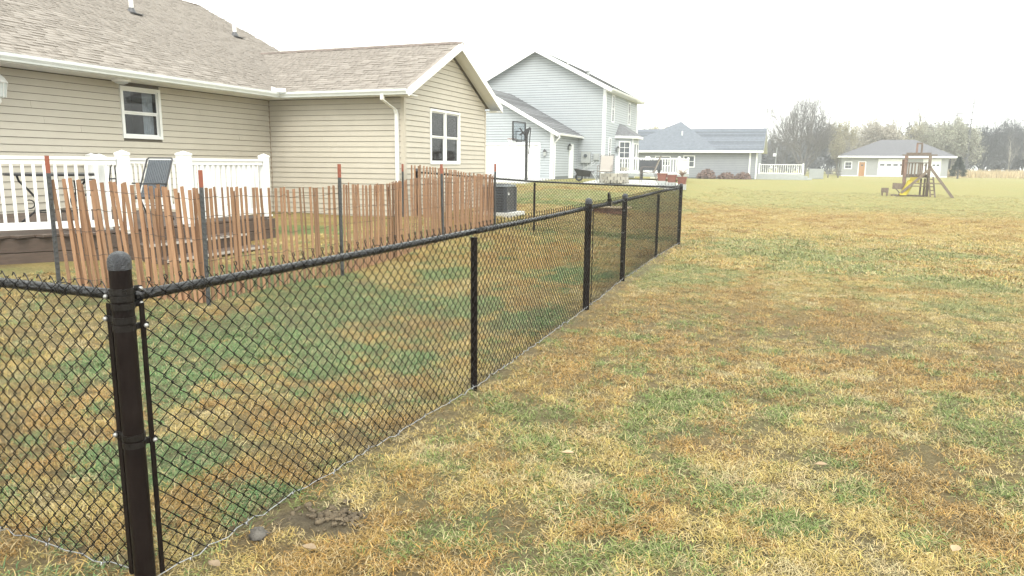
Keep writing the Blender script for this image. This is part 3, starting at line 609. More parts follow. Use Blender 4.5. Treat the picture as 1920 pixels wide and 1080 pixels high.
def window(pl, parent, u0, u1, z0, z1, units=1, curtain=None, fw_=0.06, hung=True, room=True, name='window', proud=0.035, mw=M_WHITE, muntin=None):
    f = MB()
    for (a, b, c, d) in ((u0-fw_, u0, z0-fw_, z1+fw_), (u1, u1+fw_, z0-fw_, z1+fw_), (u0, u1, z0-fw_, z0), (u0, u1, z1, z1+fw_)): pl.box(f, a, b, c, d, -0.03, proud)
    W = f.build(name, mw, parent); us = (u1-u0)/units
    if units > 1:
        mm = MB()
        for k in range(1, units): pl.box(mm, u0+us*k-0.035, u0+us*k+0.035, z0+0.0005, z1-0.0005, -0.03, proud-0.004)
        mm.build('mullion', mw, W)
    for k in range(units):
        a, b = u0+us*k+(0.035 if k else 0), u0+us*(k+1)-(0.035 if k < units-1 else 0); zm = (z0+z1)/2
        for (lo, hi, dp) in (((zm, z1, -0.004), (z0, zm, -0.022)) if hung else ((z0, z1, -0.01),)):
            s = MB(); t = 0.032
            for (p, q, c, d) in ((a, a+t, lo, hi), (b-t, b, lo, hi), (a+t, b-t, lo, lo+t), (a+t, b-t, hi-t, hi)): pl.box(s, p+.0006, q-.0006, c+.0006, d-.0006, dp-0.016, dp)
            s.build('sash', mw, W)
            pm = MB(); pl.box(pm, a+t, b-t, lo+t, hi-t, dp-0.011, dp-0.007); pm.build('pane', M_GLASS, W)
            if muntin:
                for j in range(1, muntin[0]):
                    uu = a+t+(b-a-2*t)*j/muntin[0]; q_ = MB(); pl.box(q_, uu-0.01, uu+0.01, lo+t, hi-t, dp-0.006, dp+0.002); q_.build('muntin', mw, W)
                for j in range(1, muntin[1]):
                    zz = lo+t+(hi-lo-2*t)*j/muntin[1]; q_ = MB(); pl.box(q_, a+t, b-t, zz-0.01, zz+0.01, dp-0.006, dp+0.0015); q_.build('muntin', mw, W)
    if room:
        r = MB(); A = [pl.p(u0,z0,-0.03), pl.p(u1,z0,-0.03), pl.p(u1,z1,-0.03), pl.p(u0,z1,-0.03)]; B = [pl.p(u0-.5,z0-.4,-1.3), pl.p(u1+.5,z0-.4,-1.3), pl.p(u1+.5,z1+.1,-1.3), pl.p(u0-.5,z1+.1,-1.3)]
        r.add(A+B, [(0,1,5,4),(1,2,6,5),(2,3,7,6),(3,0,4,7),(4,5,6,7)]); r.build('room', M_DARK, W)
    if curtain:
        for (c0, c1) in curtain:
            m = MB(); n = 24; vs = []
            for j in range(n+1):
                u = c0+(c1-c0)*j/n; d = -0.10+0.018*math.sin(j*1.5); vs += [pl.p(u, z0+0.01, d), pl.p(u, z1-0.01, d)]
            m.add(vs, [(2*j, 2*j+2, 2*j+3, 2*j+1) for j in range(n)]); m.build('curtain', M_CURT, W, True)
    return W

# ---------------------------------------------------------------- tan house
ZS = 3.16; XW = -12.55; YW = 15.32; YWB = 20.18; XG = -8.66; YR = (YW+YWB)/2; ZB = 0.22
house = thing('tan_house', (-12, 14, 0.3), 'single storey tan sided house with brown shingle roof and gabled wing', 'house')
plM = Plane((XW, 0, 0), (0,1,0), (1,0,0)); plW = Plane((0, YW, 0), (1,0,0), (0,-1,0)); plG = Plane((XG, 0, 0), (0,1,0), (1,0,0))
wm = (10.96, 11.82, 2.12, 3.02); wg = (16.68, 18.32, 1.66, 2.93)
ZA = 4.62
def gspan(z):
    if z <= ZS: return (YW, YWB)
    k = (z-ZS)*2.0; return (YW-0.30+k if z > ZS+.15 else YW, YWB+0.30-k if z > ZS+.15 else YWB)
def gspan(z):
    # wall narrows with the underside of the rakes
    h = max(0.0, z-ZS-0.10)*2.0; return (YW+h, YWB-h)
m = MB(); m.wallrect(lambda u, z: plM.p(u, z, 0), 2.0, YW, ZB, ZS, [wm]); wall1 = m.build('back_wall', M_TANSHD, house)
m = MB(); m.quad(plW.p(XW,ZB), plW.p(XG,ZB), plW.p(XG,ZS), plW.p(XW,ZS)); wall2 = m.build('wing_side_wall', M_TANSHD, house)
m = MB(); m.wallrect(lambda u, z: plG.p(u, z, 0), YW, YWB, ZB, ZS, [wg]); m.add([plG.p(YW,ZS), plG.p(YWB,ZS), plG.p(YWB,ZS+.1), plG.p(YR,ZA), plG.p(YW,ZS+.1)], [(0,1,2,3,4)])
m.quad((XG,YWB,ZB),(XW-6,YWB,ZB),(XW-6,YWB,ZS),(XG,YWB,ZS)); wall3 = m.build('gable_wall', M_TANSHD, house)
boards(plM, wall1, lambda z: (4.0, YW-0.03), ZB, ZS, 0.127, M_TAN, [(wm[0]-.05, wm[1]+.05, wm[2]-.05, wm[3]+.05)])
boards(plW, wall2, lambda z: (XW+0.03, XG-0.06), ZB, ZS, 0.127, M_TAN)
boards(plG, wall3, lambda z: (gspan(z)[0]+(0.06 if z < ZS else 0), gspan(z)[1]-(0.06 if z < ZS else 0)), ZB, ZA-0.04, 0.127, M_TAN, [(wg[0]-.05, wg[1]+.05, wg[2]-.05, wg[3]+.05)], 2.6)
m = MB(); m.box(XG-0.075, XG+0.022, YW-0.022, YW+0.075, ZB, ZS-0.002); m.build('corner_trim', M_TANT, house)
m = MB(); m.box(XG-0.075, XG+0.022, YWB-0.075, YWB+0.022, ZB, ZS-0.002); m.build('corner_trim', M_TANT, house)
m = MB(); m.box(XW+0.001, XW+0.03, YW-0.032, YW-0.001, ZB, ZS-0.002); m.build('corner_trim', mat('dark_inner_corner', (0.27,0.22,0.17), None, 5, 0.6), house)
window(plM, house, *wm, 1, curtain=[(wm[1]-0.30, wm[1]-0.04)])
window(plG, house, *wg, 2)
m = MB(); m.box(XW-3.5, XG-0.001, YW+0.001, YWB-0.001, ZB-0.25, ZB-0.004); m.build('foundation', mat('concrete_foundation', (0.34,0.33,0.31), (0.27,0.26,0.245), 6, 0.85, bump=0.3), house)
# roof planes
EX, EZ, RX = -11.88, 3.30, -18.6; RZ = EZ+0.5*(EX-RX); EY = 14.90; GXe = -8.30; RZW = EZ+0.5*(YR-EY); EYB = 2*YR-EY; YE = 19.5; YS = 1.0
roof = MB(); th = 0.06
def slab(P, d=(0,0,-0.05)): roof.prism(P, d)
slab([(EX,YS,EZ),(EX,YE,EZ),(RX,YE,RZ),(RX,YS,RZ)]); slab([(RX,YS,RZ),(RX,YE,RZ),(RX-6.7,YE,EZ),(RX-6.7,YS,EZ)])
VX = EX-(YR-EY)
slab([(GXe,EY,EZ),(GXe,YR,RZW),(VX,YR,RZW),(EX,EY,EZ)]); slab([(GXe,EYB,EZ),(VX-3,EYB,EZ),(VX-3,YR,RZW),(GXe,YR,RZW)])
roof = roof.build('roof', M_SHING, house)
m = MB(); m.add([(RX,YE-.3,RZ-.06),(EX-.5,YE-.3,EZ),(RX-6.5,YE-.3,EZ)], [(0,1,2)]); m.build('end_gable', M_TAN, house)
# shingles: wedge tabs laid in courses, the ones that show largest are pieces of their own
tabs = []
def lay(o, ux, uy, nrm, wlen, hlen, inside):
    exp_ = 0.145; k = 0; v = -0.02
    while v < hlen:
        u = -random.uniform(0, 0.3)
        while u < wlen:
            wd = random.choice((0.10, 0.13, 0.16, 0.20, 0.25)); lift = random.choice((0.002, 0.004, 0.016))
            if inside(u+wd/2, v): tabs.append((o+ux*u+uy*v, ux, uy, nrm, wd, lift, u, v))
            u += wd
        v += exp_; k += 1
nM = Vector((0.5,0,1)).normalized(); uyM = Vector((-1,0,0.5)).normalized(); slM = math.hypot(EX-RX, RZ-EZ)
lay(Vector((EX, 5.5, EZ)), Vector((0,1,0)), uyM, nM, YE-5.5, slM, lambda u, v: u+5.5 < YE and (u+5.5 < EY+0.9*v+0.25 or v > 3.0))
nW = Vector((0,-0.5,1)).normalized(); uyW = Vector((0,1,0.5)).normalized(); slW = math.hypot(YR-EY, RZW-EZ)
lay(Vector((VX-0.3, EY, EZ)), Vector((1,0,0)), uyW, nW, GXe-VX+0.3, slW, lambda u, v: u+VX-0.3 < GXe-0.1 and u+VX-0.3 > EX-0.894*v-0.12)
shm = {}
def tab_verts(wd, lift): 
    e = 0.165; return [(0.003,0,0),(wd-0.003,0,0),(wd-0.003,e,0),(0.003,e,0),(0.003,0,0.006+lift),(wd-0.003,0,0.006+lift),(wd-0.003,e,0.002),(0.003,e,0.002)]
TF = [(4,5,6,7),(0,1,5,4),(1,2,6,5),(3,0,4,7)]
cpos = Vector((0,0,CAM_H))
def psize(t):
    d = t[0]-cpos; dist = d.length; q = d.normalized(); px_ = 960+F_PX*d.dot(r2)/max(.1, d.dot(fw)); py_ = 540-F_PX*d.dot(u2)/max(.1, d.dot(fw))
    vis = -5 < px_ < 1925 and -5 < py_ < 1085
    return (t[4]*abs(q.dot(t[3]))/dist**2) if vis else 0
tabs.sort(key=psize, reverse=True)
V = []; Fc = []; rl = rootloc(roof)
for k, (o, ux, uy, nr, wd, lf, u, v) in enumerate(tabs):
    if k < 300:
        if (wd, lf) not in shm: mm = MB(); mm.add(tab_verts(wd, lf), TF); shm[(wd, lf)] = mm.mesh('shingle', M_SHING)
        M = Matrix(((ux.x,uy.x,nr.x,o.x),(ux.y,uy.y,nr.y,o.y),(ux.z,uy.z,nr.z,o.z),(0,0,0,1))); piece('shingle', shm[(wd, lf)], roof, M)
    else:
        n0 = len(V)
        for p in tab_verts(wd, lf): q = o+ux*p[0]+uy*p[1]+nr*p[2]-rl; V.append((q.x,q.y,q.z))
        Fc += [tuple(i+n0 for i in f) for f in TF]
me = np_mesh('shingle_field', V, Fc, M_SHING); o = bpy.data.objects.new('shingle_field', me); COL.objects.link(o); o.parent = roof; o['kind'] = 'stuff'
def ridge_caps(a, b, mt, par):
    a, b = Vector(a), Vector(b); n = int((b-a).length/0.19); d = (b-a)/n; s = Vector((0,0,1)).cross(d).normalized()
    for k in range(n):
        m = MB(); c = a+d*k; e = c+d*1.15; z0 = 0.022; pts = []
        for q, zz in ((c, 0.03), (e, 0.016)): pts += [q+s*0.13+Vector((0,0,zz-0.065)), q+Vector((0,0,zz)), q-s*0.13+Vector((0,0,zz-0.065))]
        m.add(pts, [(0,1,4,3),(1,2,5,4),(0,2,1)]); m.build('ridge_cap', mt, par)
ridge_caps((VX, YR, RZW), (GXe+0.02, YR, RZW), M_SHINGT, roof); ridge_caps((RX, 12, RZ), (RX, YE, RZ), M_SHINGT, roof)
# vents through the roof
for (x, y, z, h) in ((-15.92, 14.39, 5.36, 0.5), (-15.95, 18.08, 5.38, 0.42)):
    p = MB().lathe((x, y, z-0.1), [(0.055, 0), (0.055, h+0.1), (0.043, h+0.1), (0.043, h)], 14).build('vent_pipe', M_PIPE, roof, False); smooth_angle(p)
    m = MB(); m.lathe((x, y, z-0.05), [(0.12, 0), (0.08, 0.07), (0.06, 0.12)], 12); m.box(x-0.02, x+0.24, y-0.16, y+0.16, z-0.10, z-0.085); m.build('flashing', M_LEAD, p)
# soffits, fascias, rakes, gutters
m = MB(); m.box(XW-0.001, EX-0.02, YS, EY+0.42, ZS, ZS+0.012); m.build('soffit', M_SOFFIT, house)
m = MB(); m.box(EX-0.02, GXe+0.02, EY+0.03, YW+0.001, ZS+0.0005, ZS+0.012); m.build('soffit', M_SOFFIT, house)
m = MB(); m.box(EX-0.02, EX-0.002, YS, EY, ZS-0.01, EZ-0.03); m.build('fascia', M_WHITE, house)
m = MB(); m.box(EX, GXe, EY+0.012, EY+0.03, ZS-0.01, EZ-0.03); m.build('fascia', M_WHITE, house)
for s, ya in ((1, EY), (-1, EYB)):
    A = Vector((GXe, ya, EZ)); B = Vector((GXe, YR, RZW)); dn = Vector((0,0,-0.19))
    m = MB(); m.prism([A+Vector((.004,0,0.01)), B+Vector((.004,0,0.01)), B+dn+Vector((.004,0,0)), A+dn+Vector((.004,0,0.02))], (0.03,0,0)); m.build('rake_board', M_WHITE, house)
    m = MB(); a2 = A+Vector((0,0,-0.115)); b2_ = B+Vector((0,0,-0.125)); m.quad(a2, b2_, b2_+Vector((XG-GXe-.0,0,0)), a2+Vector((XG-GXe-.0,0,0)))
    o = m.build('rake_soffit', M_SOFFIT, house); md = o.modifiers.new('thickness', 'SOLIDIFY'); md.thickness = 0.012
    m = MB(); m.box(GXe-0.36, GXe-0.001, min(ya, ya+s*0.42)+.002, max(ya, ya+s*0.42)-.002, ZS-0.012, ZS-0.001); m.build('eave_return', M_SOFFIT, house)
gp_ = [(0,0),(0.075,0),(0.085,0.03),(0.115,0.075),(0.12,0.125),(0.108,0.125),(0.10,0.08),(0.07,0.012),(0.012,0.012),(0.012,0.125),(0,0.125)]
m = MB(); m.prism([(EX+a, YS, ZS+0.005+b) for a, b in gp_], (0, EY-0.115-YS, 0)); m.build('gutter', M_GUTTER, house)
m = MB(); m.prism([(EX+0.002, EY-a+0.01, ZS+0.005+b) for a, b in gp_], (GXe-EX-0.004, 0, 0)); m.build('gutter', M_GUTTER, house)
m = MB(); m.hexa([(EX-0.02,EY-0.26,EZ+.0),(EX+0.12,EY-0.26,EZ-.02),(EX+0.12,EY-0.22,EZ-.02),(EX-.02,EY-.22,EZ),(EX-0.02,EY-0.26,EZ+.11),(EX+0.12,EY-0.26,EZ+.07),(EX+0.12,EY-0.22,EZ+.07),(EX-.02,EY-.22,EZ+.11)])
m.hexa([(EX+0.11,EY-0.245,EZ-.02),(EX+.30,EY-.13,EZ-.02),(EX+.28,EY-.10,EZ-.02),(EX+.10,EY-.21,EZ-.02),(EX+0.11,EY-0.245,EZ+.075),(EX+.30,EY-.13,EZ+.075),(EX+.28,EY-.10,EZ+.075),(EX+.10,EY-.21,EZ+.075)]); m.build('splash_guard', M_WHITE, house)
def spout(path, mt, par, w_=0.078, t_=0.055):
    m = MB(); 
    for a, b in zip(path[:-1], path[1:]): m.bar(a, b, w_, t_, up=(0,1,0) if abs(a[2]-b[2]) > .3 else (0,0,1))
    return m.build('downspout', mt, par)
dx = -8.93
m = MB(); P = [Vector(p) for p in [(dx-0.02,EY-0.05,ZS+0.02),(dx-0.02,EY-0.05,ZS-0.10),(dx+0.10,YW-0.10,ZS-0.30),(dx+0.115,YW-0.062,ZS-0.40),(dx+0.115,YW-0.062,0.62),(dx+0.13,YW-0.09,0.52),(dx+0.17,YW-0.30,0.46)]]
vs = []; 
for k, p in enumerate(P):
    a_ = 0.04; b_ = 0.03
    if k < 6: vs += [p+Vector((-a_,-b_,0)), p+Vector((a_,-b_,0)), p+Vector((a_,b_,0)), p+Vector((-a_,b_,0))]
    else: vs += [p+Vector((-a_,0,-b_)), p+Vector((a_,0,-b_)), p+Vector((a_,0,b_)), p+Vector((-a_,0,b_))]
fs = [(3,2,1,0), tuple(24+i for i in range(4))]
for k in range(6):
    for q in range(4): fs.append((4*k+q, 4*k+(q+1) % 4, 4*k+4+(q+1) % 4, 4*k+4+q))
m.add(vs, fs); m.build('downspout', M_WHITE, house)
# lights fixed to the house
ln_ = thing('wall_lantern', (-12.4, 8.66, 2.7), 'white wall lantern on tan siding cut by the left edge', 'lantern')
lx, ly = -12.36, 8.42
m = MB(); m.box(XW+0.016, XW+0.04, ly-0.05, ly+0.05, 2.52, 2.78); m.build('back_plate', M_WHITE, ln_)
MB().tube([(XW+0.03, ly, 2.58), (lx-0.04, ly, 2.52), (lx, ly, 2.56), (lx, ly, 2.62)], 0.014, 8).build('arm', M_WHITE, ln_, True)
MB().lathe((lx, ly, 2.62), [(0.045,0),(0.075,0.02),(0.105,0.24)], 6).build('glass_body', mat('lantern_glass', (0.6,0.66,0.66), (0.7,0.74,0.74), 10, 0.2), ln_)
MB().lathe((lx, ly, 2.862), [(0.135,0),(0.12,0.03),(0.085,0.09),(0.03,0.14),(0.012,0.16),(0.012,0.20)], 12).build('roof_cap', M_WHITE, ln_, True)
m = MB()
for k in range(6): a = 2*PI*k/6; m.bar((lx+.079*math.cos(a), ly+.079*math.sin(a), 2.63), (lx+.112*math.cos(a), ly+.112*math.sin(a), 2.865), 0.012, 0.012)
m.build('cage_bar', M_WHITE, ln_)
sl = thing('soffit_light', (-12.1, 11.0, ZS), 'flat white light fitting under the long eave left of the small window', 'light')
m = MB(); m.lathe((-12.15, 10.62, ZS-0.012), [(0.17,0.011),(0.16,-0.04),(0.13,-0.05)], 16); m.build('base', M_WHITE, sl); MB().lathe((-12.15, 10.62, ZS-0.10), [(0.05,0),(0.10,0.02),(0.12,0.028)], 16).build('diffuser', M_PLAS, sl, True)

# ---------------------------------------------------------------- deck with white vinyl railing
DZ = 0.70
deck = thing('deck', (-9, 8, 0.3), 'raised brown deck with white vinyl railing and steps behind the tan house', 'deck')
DP = [(-9.75, 4.6), (-8.25, 6.92), (-8.30, 10.12)]
# floor boards along y
x = -12.5; bm = {}
while x < -8.36:
    yl = 4.4 if x < -9.8 else 4.6+(x+9.75)*(2.32/1.5)
    m = MB(); m.box(x, x+0.136, yl, 10.10, DZ-0.028, DZ); m.build('floor_board', M_DECK, deck); x += 0.14
def skirt(a, b, zb, zt, n):
    a, b = Vector(a), Vector(b); u = (b-a).normalized(); nn = Vector((u.y, -u.x))
    h = (zt-zb)/n
    for k in range(n):
        m = MB(); o_ = nn*random.uniform(0.0, 0.006); A = a+o_; B = b+o_; C_ = B-nn*0.03; D = A-nn*0.03; z0, z1 = zb+h*k+0.006, zb+h*(k+1)-0.004
        m.hexa([(A.x,A.y,z0),(B.x,B.y,z0),(C_.x,C_.y,z0),(D.x,D.y,z0),(A.x,A.y,z1),(B.x,B.y,z1),(C_.x,C_.y,z1),(D.x,D.y,z1)]); m.build('skirt_board', M_DECK, deck)
skirt((-9.75,4.6), (-8.24,6.93), 0.12, DZ-0.034, 3); skirt((-8.24,6.93), (-8.28,10.13), 0.12, DZ-0.034, 3); skirt((-8.28,10.13), (-12.4,10.13), 0.12, DZ-0.034, 3)
m = MB(); m.box(-12.4, -8.45, 10.05, 10.08, 0.1, DZ-0.04); m.build('joist', M_DECK, deck)
def vpost(x, y, h=1.03, w_=0.060, z0=DZ):
    m = MB(); m.box(x-w_, x+w_, y-w_, y+w_, z0-0.05, z0+h-0.04); p = m.build('railing_post', M_VINYL, deck)
    m = MB(); c = w_+0.008; m.box(x-c, x+c, y-c, y+c, z0+h-0.039, z0+h-0.015); z = z0+h-0.015
    m.add([(x-c,y-c,z),(x+c,y-c,z),(x+c,y+c,z),(x-c,y+c,z),(x,y,z+0.04)], [(0,1,4),(1,2,4),(2,3,4),(3,0,4)]); m.build('post_cap', M_VINYL, p)
    m = MB(); c = w_+0.014; m.box(x-c, x+c, y-c, y+c, z0+0.001, z0+0.03); m.build('post_skirt', M_VINYL, p)
def railing(a, b, sp=0.112):
    a, b = Vector(a), Vector(b); L_ = (b-a).length; u = (b-a)/L_; 
    def rl_(z, wd, hh): m = MB(); m.bar((a.x,a.y,z), (b.x,b.y,z), wd, hh); m.build('rail', M_VINYL, deck)
    rl_(DZ+0.945, 0.088, 0.036); rl_(DZ+0.895, 0.05, 0.062); rl_(DZ+0.10, 0.052, 0.09)
    n = int(L_/sp); 
    for k in range(1, n):
        c = a+u*(L_*k/n); m = MB(); m.bar((c.x,c.y,DZ+0.146), (c.x,c.y,DZ+0.863), 0.034, 0.034, up=(u.x,u.y,0)); m.build('baluster', M_VINYL, deck)
vpost(-8.28, 7.16); vpost(-8.34, 8.26, 1.04, 0.075); vpost(-8.38, 10.04); vpost(-12.40, 10.04); vpost(-9.80, 4.70); vpost(-12.4, 7.6); vpost(-8.60, 7.08, 0.98, 0.052)
railing((-9.76, 4.76), (-8.33, 7.09)); railing((-8.34, 8.34), (-8.38, 9.97)); railing((-8.45, 10.04), (-12.33, 10.04))
# steps down from the gap
sx0 = -8.22
for k, (z, dxx) in enumerate(((0.52, 0.34), (0.34, 0.68))):
    m = MB(); m.box(sx0+dxx-0.34+0.001, sx0+dxx, 7.06, 9.0, z-0.035, z); t_ = m.build('step_tread', M_DECK, deck)
    m = MB(); m.box(sx0+dxx+0.0005, sx0+dxx+0.012, 7.06, 9.0, z-0.032, z+0.003); m.build('step_nosing', M_TREAD, t_)
    m = MB(); m.box(sx0+dxx-0.05, sx0+dxx-0.02, 7.07, 8.99, 0.08, z-0.037); m.build('step_riser', M_DECK, deck)
for y in (7.04, 9.0):
    m = MB(); m.prism([(sx0,y,0.05),(sx0+0.70,y,0.05),(sx0+0.70,y,0.30),(sx0+0.36,y,0.30),(sx0+0.36,y,0.48),(sx0,y,0.48)], (0,0.03,0)); m.build('stringer', M_DECK, deck)
# ---------------------------------------------------------------- furniture on the deck
def xf(o, p, rz): c, s = math.cos(rz), math.sin(rz); return (o[0]+p[0]*c-p[1]*s, o[1]+p[0]*s+p[1]*c, o[2]+p[2])
def sling_chair(o, rz, label, name='patio_chair', frame=M_IRON, cloth=M_SLING, grp=None, s=1.0, strips=1):
    t = thing(name, o, label, 'chair', grp); X = lambda *p: xf(o, (p[0]*s, p[1]*s, p[2]*s), rz)
    for st in range(strips):
        m = MB(); w0 = -0.25+0.5*st/strips+(0.006 if strips > 1 else 0); w1 = -0.25+0.5*(st+1)/strips-(0.012 if strips > 1 else 0)
        n = 8; vs = []; fs = []
        for k in range(n+1):
            f = k/n
            if f < 0.45: y, z = 0.28-0.5*f/0.45, 0.42-0.03*math.sin(PI*f/0.45)
            else: q = (f-0.45)/0.55; y, z = -0.22-0.24*q, 0.42+0.62*q
            for xx in (w0, w1): vs += [X(xx, y, z), X(xx, y-0.012, z-0.014)]
        for k in range(n): b_ = 4*k; fs += [(b_, b_+2, b_+6, b_+4), (b_+1, b_+5, b_+7, b_+3), (b_, b_+4, b_+5, b_+1), (b_+2, b_+3, b_+7, b_+6)]
        m.add(vs, fs); m.build('sling' if strips == 1 else 'strap', cloth, t)
    for sx in (-0.28, 0.28):
        MB().tube([X(sx,0.30,0.42), X(sx,0.02,0.40), X(sx,-0.21,0.42), X(sx,-0.46,1.04), X(sx*0.9,-0.48,1.07)], 0.014*s, 6).build('side_rail', frame, t, True)
        MB().tube([X(sx,0.30,0.01), X(sx,0.31,0.40), X(sx,0.29,0.62), X(sx,0.2,0.645), X(sx,-0.30,0.63)], 0.013*s, 6).build('arm', frame, t, True)
        MB().tube([X(sx,-0.40,0.01), X(sx,-0.25,0.38), X(sx,-0.22,0.45)], 0.013*s, 6).build('leg', frame, t, True)
    m = MB(); m.tube([X(-0.25,-0.48,1.07), X(0.25,-0.48,1.07)], 0.013*s, 6); m.build('back_bar', frame, t)
    m = MB(); m.tube([X(-0.28,0.29,0.41), X(0.28,0.29,0.41)], 0.012*s, 6); m.build('front_bar', frame, t)
    for q in (-0.03, 0.03):
        MB().tube([X(q+0.045*math.cos(a), -0.33, 0.33+0.045*math.sin(a)) for a in np.linspace(0, 2*PI, 13)[:-1]], 0.007*s, 5, closed=True).build('ring', frame, t)
    m = MB(); m.tube([X(-0.28,-0.34,0.25), X(0.28,-0.34,0.25)], 0.01*s, 6); m.build('stretcher', frame, t); return t
sling_chair((-9.3, 8.32, DZ), math.radians(182), 'grey slatted patio chair standing in the gap of the deck railing', s=0.90, strips=13)
tb = thing('patio_table', (-9.6, 7.05, DZ), 'dark metal patio table behind the left deck railing', 'table')
m = MB(); m.lathe((-9.75, 7.25, DZ+0.70), [(0.56,0),(0.58,0.012),(0.58,0.03),(0.56,0.036)], 28); m.build('table_top', M_IRON, tb)
for k in range(4):
    a = PI/4+k*PI/2; c = lambda r, z: (-9.75+r*math.cos(a), 7.25+r*math.sin(a), DZ+z); MB().tube([c(0.42,0.70), c(0.40,0.62), c(0.30,0.5), c(0.20,0.36), c(0.24,0.2), c(0.38,0.08), c(0.46,0.01)], 0.016, 6).build('leg', M_IRON, tb, True)
    MB().tube([c(0.30+0.06*math.cos(q), 0.30+0.06*math.sin(q)) for q in np.linspace(0, 2*PI, 13)[:-1]], 0.009, 5, closed=True).build('scroll', M_IRON, tb)
MB().tube([(-9.75+0.24*math.cos(q), 7.25+0.24*math.sin(q), DZ+0.2) for q in np.linspace(0, 2*PI, 17)[:-1]], 0.009, 5, closed=True).build('ring', M_IRON, tb)
def iron_chair(o, rz, label, hgt=1.0):
    t = thing('iron_chair', o, label, 'chair', 'black iron chairs at the deck table'); X = lambda *p: xf(o, p, rz)
    m = MB(); m.hexa([X(-.22,-.22,.43),X(.22,-.22,.43),X(.22,.22,.43),X(-.22,.22,.43),X(-.22,-.22,.45),X(.22,-.22,.45),X(.22,.22,.45),X(-.22,.22,.45)]); m.build('seat', M_IRON, t)
    for sx in (-.21, .21):
        MB().tube([X(sx,.21,.43), X(sx,.23,.2), X(sx,.25,.01)], .013, 6).build('leg', M_IRON, t, True)
        MB().tube([X(sx,-.28,.01), X(sx,-.21,.43), X(sx,-.24,.75), X(sx*1.1,-.30,hgt)], .013, 6).build('back_post', M_IRON, t, True)
        MB().tube([X(sx,-.23,.66), X(sx*1.2,0,.66), X(sx*1.15,.18,.63), X(sx,.19,.45)], .011, 6).build('arm', M_IRON, t, True)
    MB().tube([X(-.27,-.31,hgt-.02), X(-.231,-.30,hgt), X(0,-.31,hgt+.012), X(.231,-.30,hgt), X(.25,-.31,hgt-.03)], .012, 6).build('top_bar', M_IRON, t, True)
    for q in (-.12, -.04, .04, .12): MB().tube([X(q,-.22,.46), X(q+.03*math.sin(q*30),-.235,.66), X(q-.02,-.26,.82), X(q,-.30,hgt)], .009, 5).build('back_spindle', M_IRON, t, True)
    return t
iron_chair((-10.15, 6.35, DZ), math.radians(-40), 'tall black iron chair whose top bar shows above the left railing', 1.10)
iron_chair((-9.1, 7.45, DZ), math.radians(100), 'black iron chair with curled back behind the railing beside the white post', 0.92)
db = thing('deck_box', (-10.0, 5.2, DZ), 'pale grey plastic deck box with sloping white lid at the left edge', 'storage box')
m = MB(); m.prism([(-10.9,5.0,DZ+0.001),(-10.9,6.5,DZ+0.001),(-10.9,6.5,DZ+0.60),(-10.9,5.0,DZ+0.84)], (0.75,0,0)); m.build('body', M_PLAS, db)
m = MB(); m.prism([(-10.94,4.95,DZ+0.85),(-10.94,6.55,DZ+0.60),(-10.94,6.55,DZ+0.645),(-10.94,4.95,DZ+0.90)], (0.84,0,0)); m.build('lid', M_VINYL, db)
for yy in (5.3, 5.7, 6.1): m = MB(); m.box(-10.149, -10.135, yy-0.012, yy+0.012, DZ+0.06, DZ+0.5); m.build('rib', M_PLAS, db)
m = MB(); m.box(-10.148, -10.13, 5.0, 6.5, DZ+0.01, DZ+0.07); m.build('plinth', M_WHITE, db)
# ---------------------------------------------------------------- paved surfaces beyond the yard
M_CONC = mat('pale_concrete', (0.55,0.55,0.53), (0.46,0.46,0.44), 1.5, 0.8, bump=0.2, dirt=(0.40,0.40,0.38), dscale=0.5)
M_CSID = mat('pale_blue_grey_siding', (0.38,0.41,0.435), (0.35,0.38,0.402), 2, 0.5)
M_WWHT = mat('house_white_trim', (0.80,0.81,0.81), (0.76,0.77,0.77), 4, 0.45)
M_GROOF = mat('grey_shingle', (0.105,0.108,0.115), (0.17,0.175,0.185), 6, 0.9, bump=0.5, bscale=30, islvar=0.25)
M_BSID = mat('blue_grey_siding', (0.235,0.25,0.27), (0.265,0.28,0.30), 2, 0.55)
M_BROOF = mat('slate_grey_shingle', (0.10,0.113,0.135), (0.15,0.168,0.195), 4, 0.9, bump=0.5, bscale=20, islvar=0.25)
M_GWAL = mat('grey_metal_wall', (0.33,0.34,0.34), (0.30,0.31,0.31), 2, 0.6)
M_GARR = mat('dark_grey_roof', (0.085,0.085,0.095), (0.12,0.12,0.13), 5, 0.85, islvar=0.2)
M_WDOOR = mat('orange_wood_door', (0.40,0.21,0.085), (0.33,0.17,0.07), 6, 0.5, stretch=(4,4,0.5))
M_WIN = mat('dark_glass', (0.05,0.06,0.07), (0.09,0.10,0.11), 3, 0.12)
M_GMET = mat('grey_metal', (0.40,0.42,0.42), (0.34,0.36,0.36), 6, 0.45, 0.2)
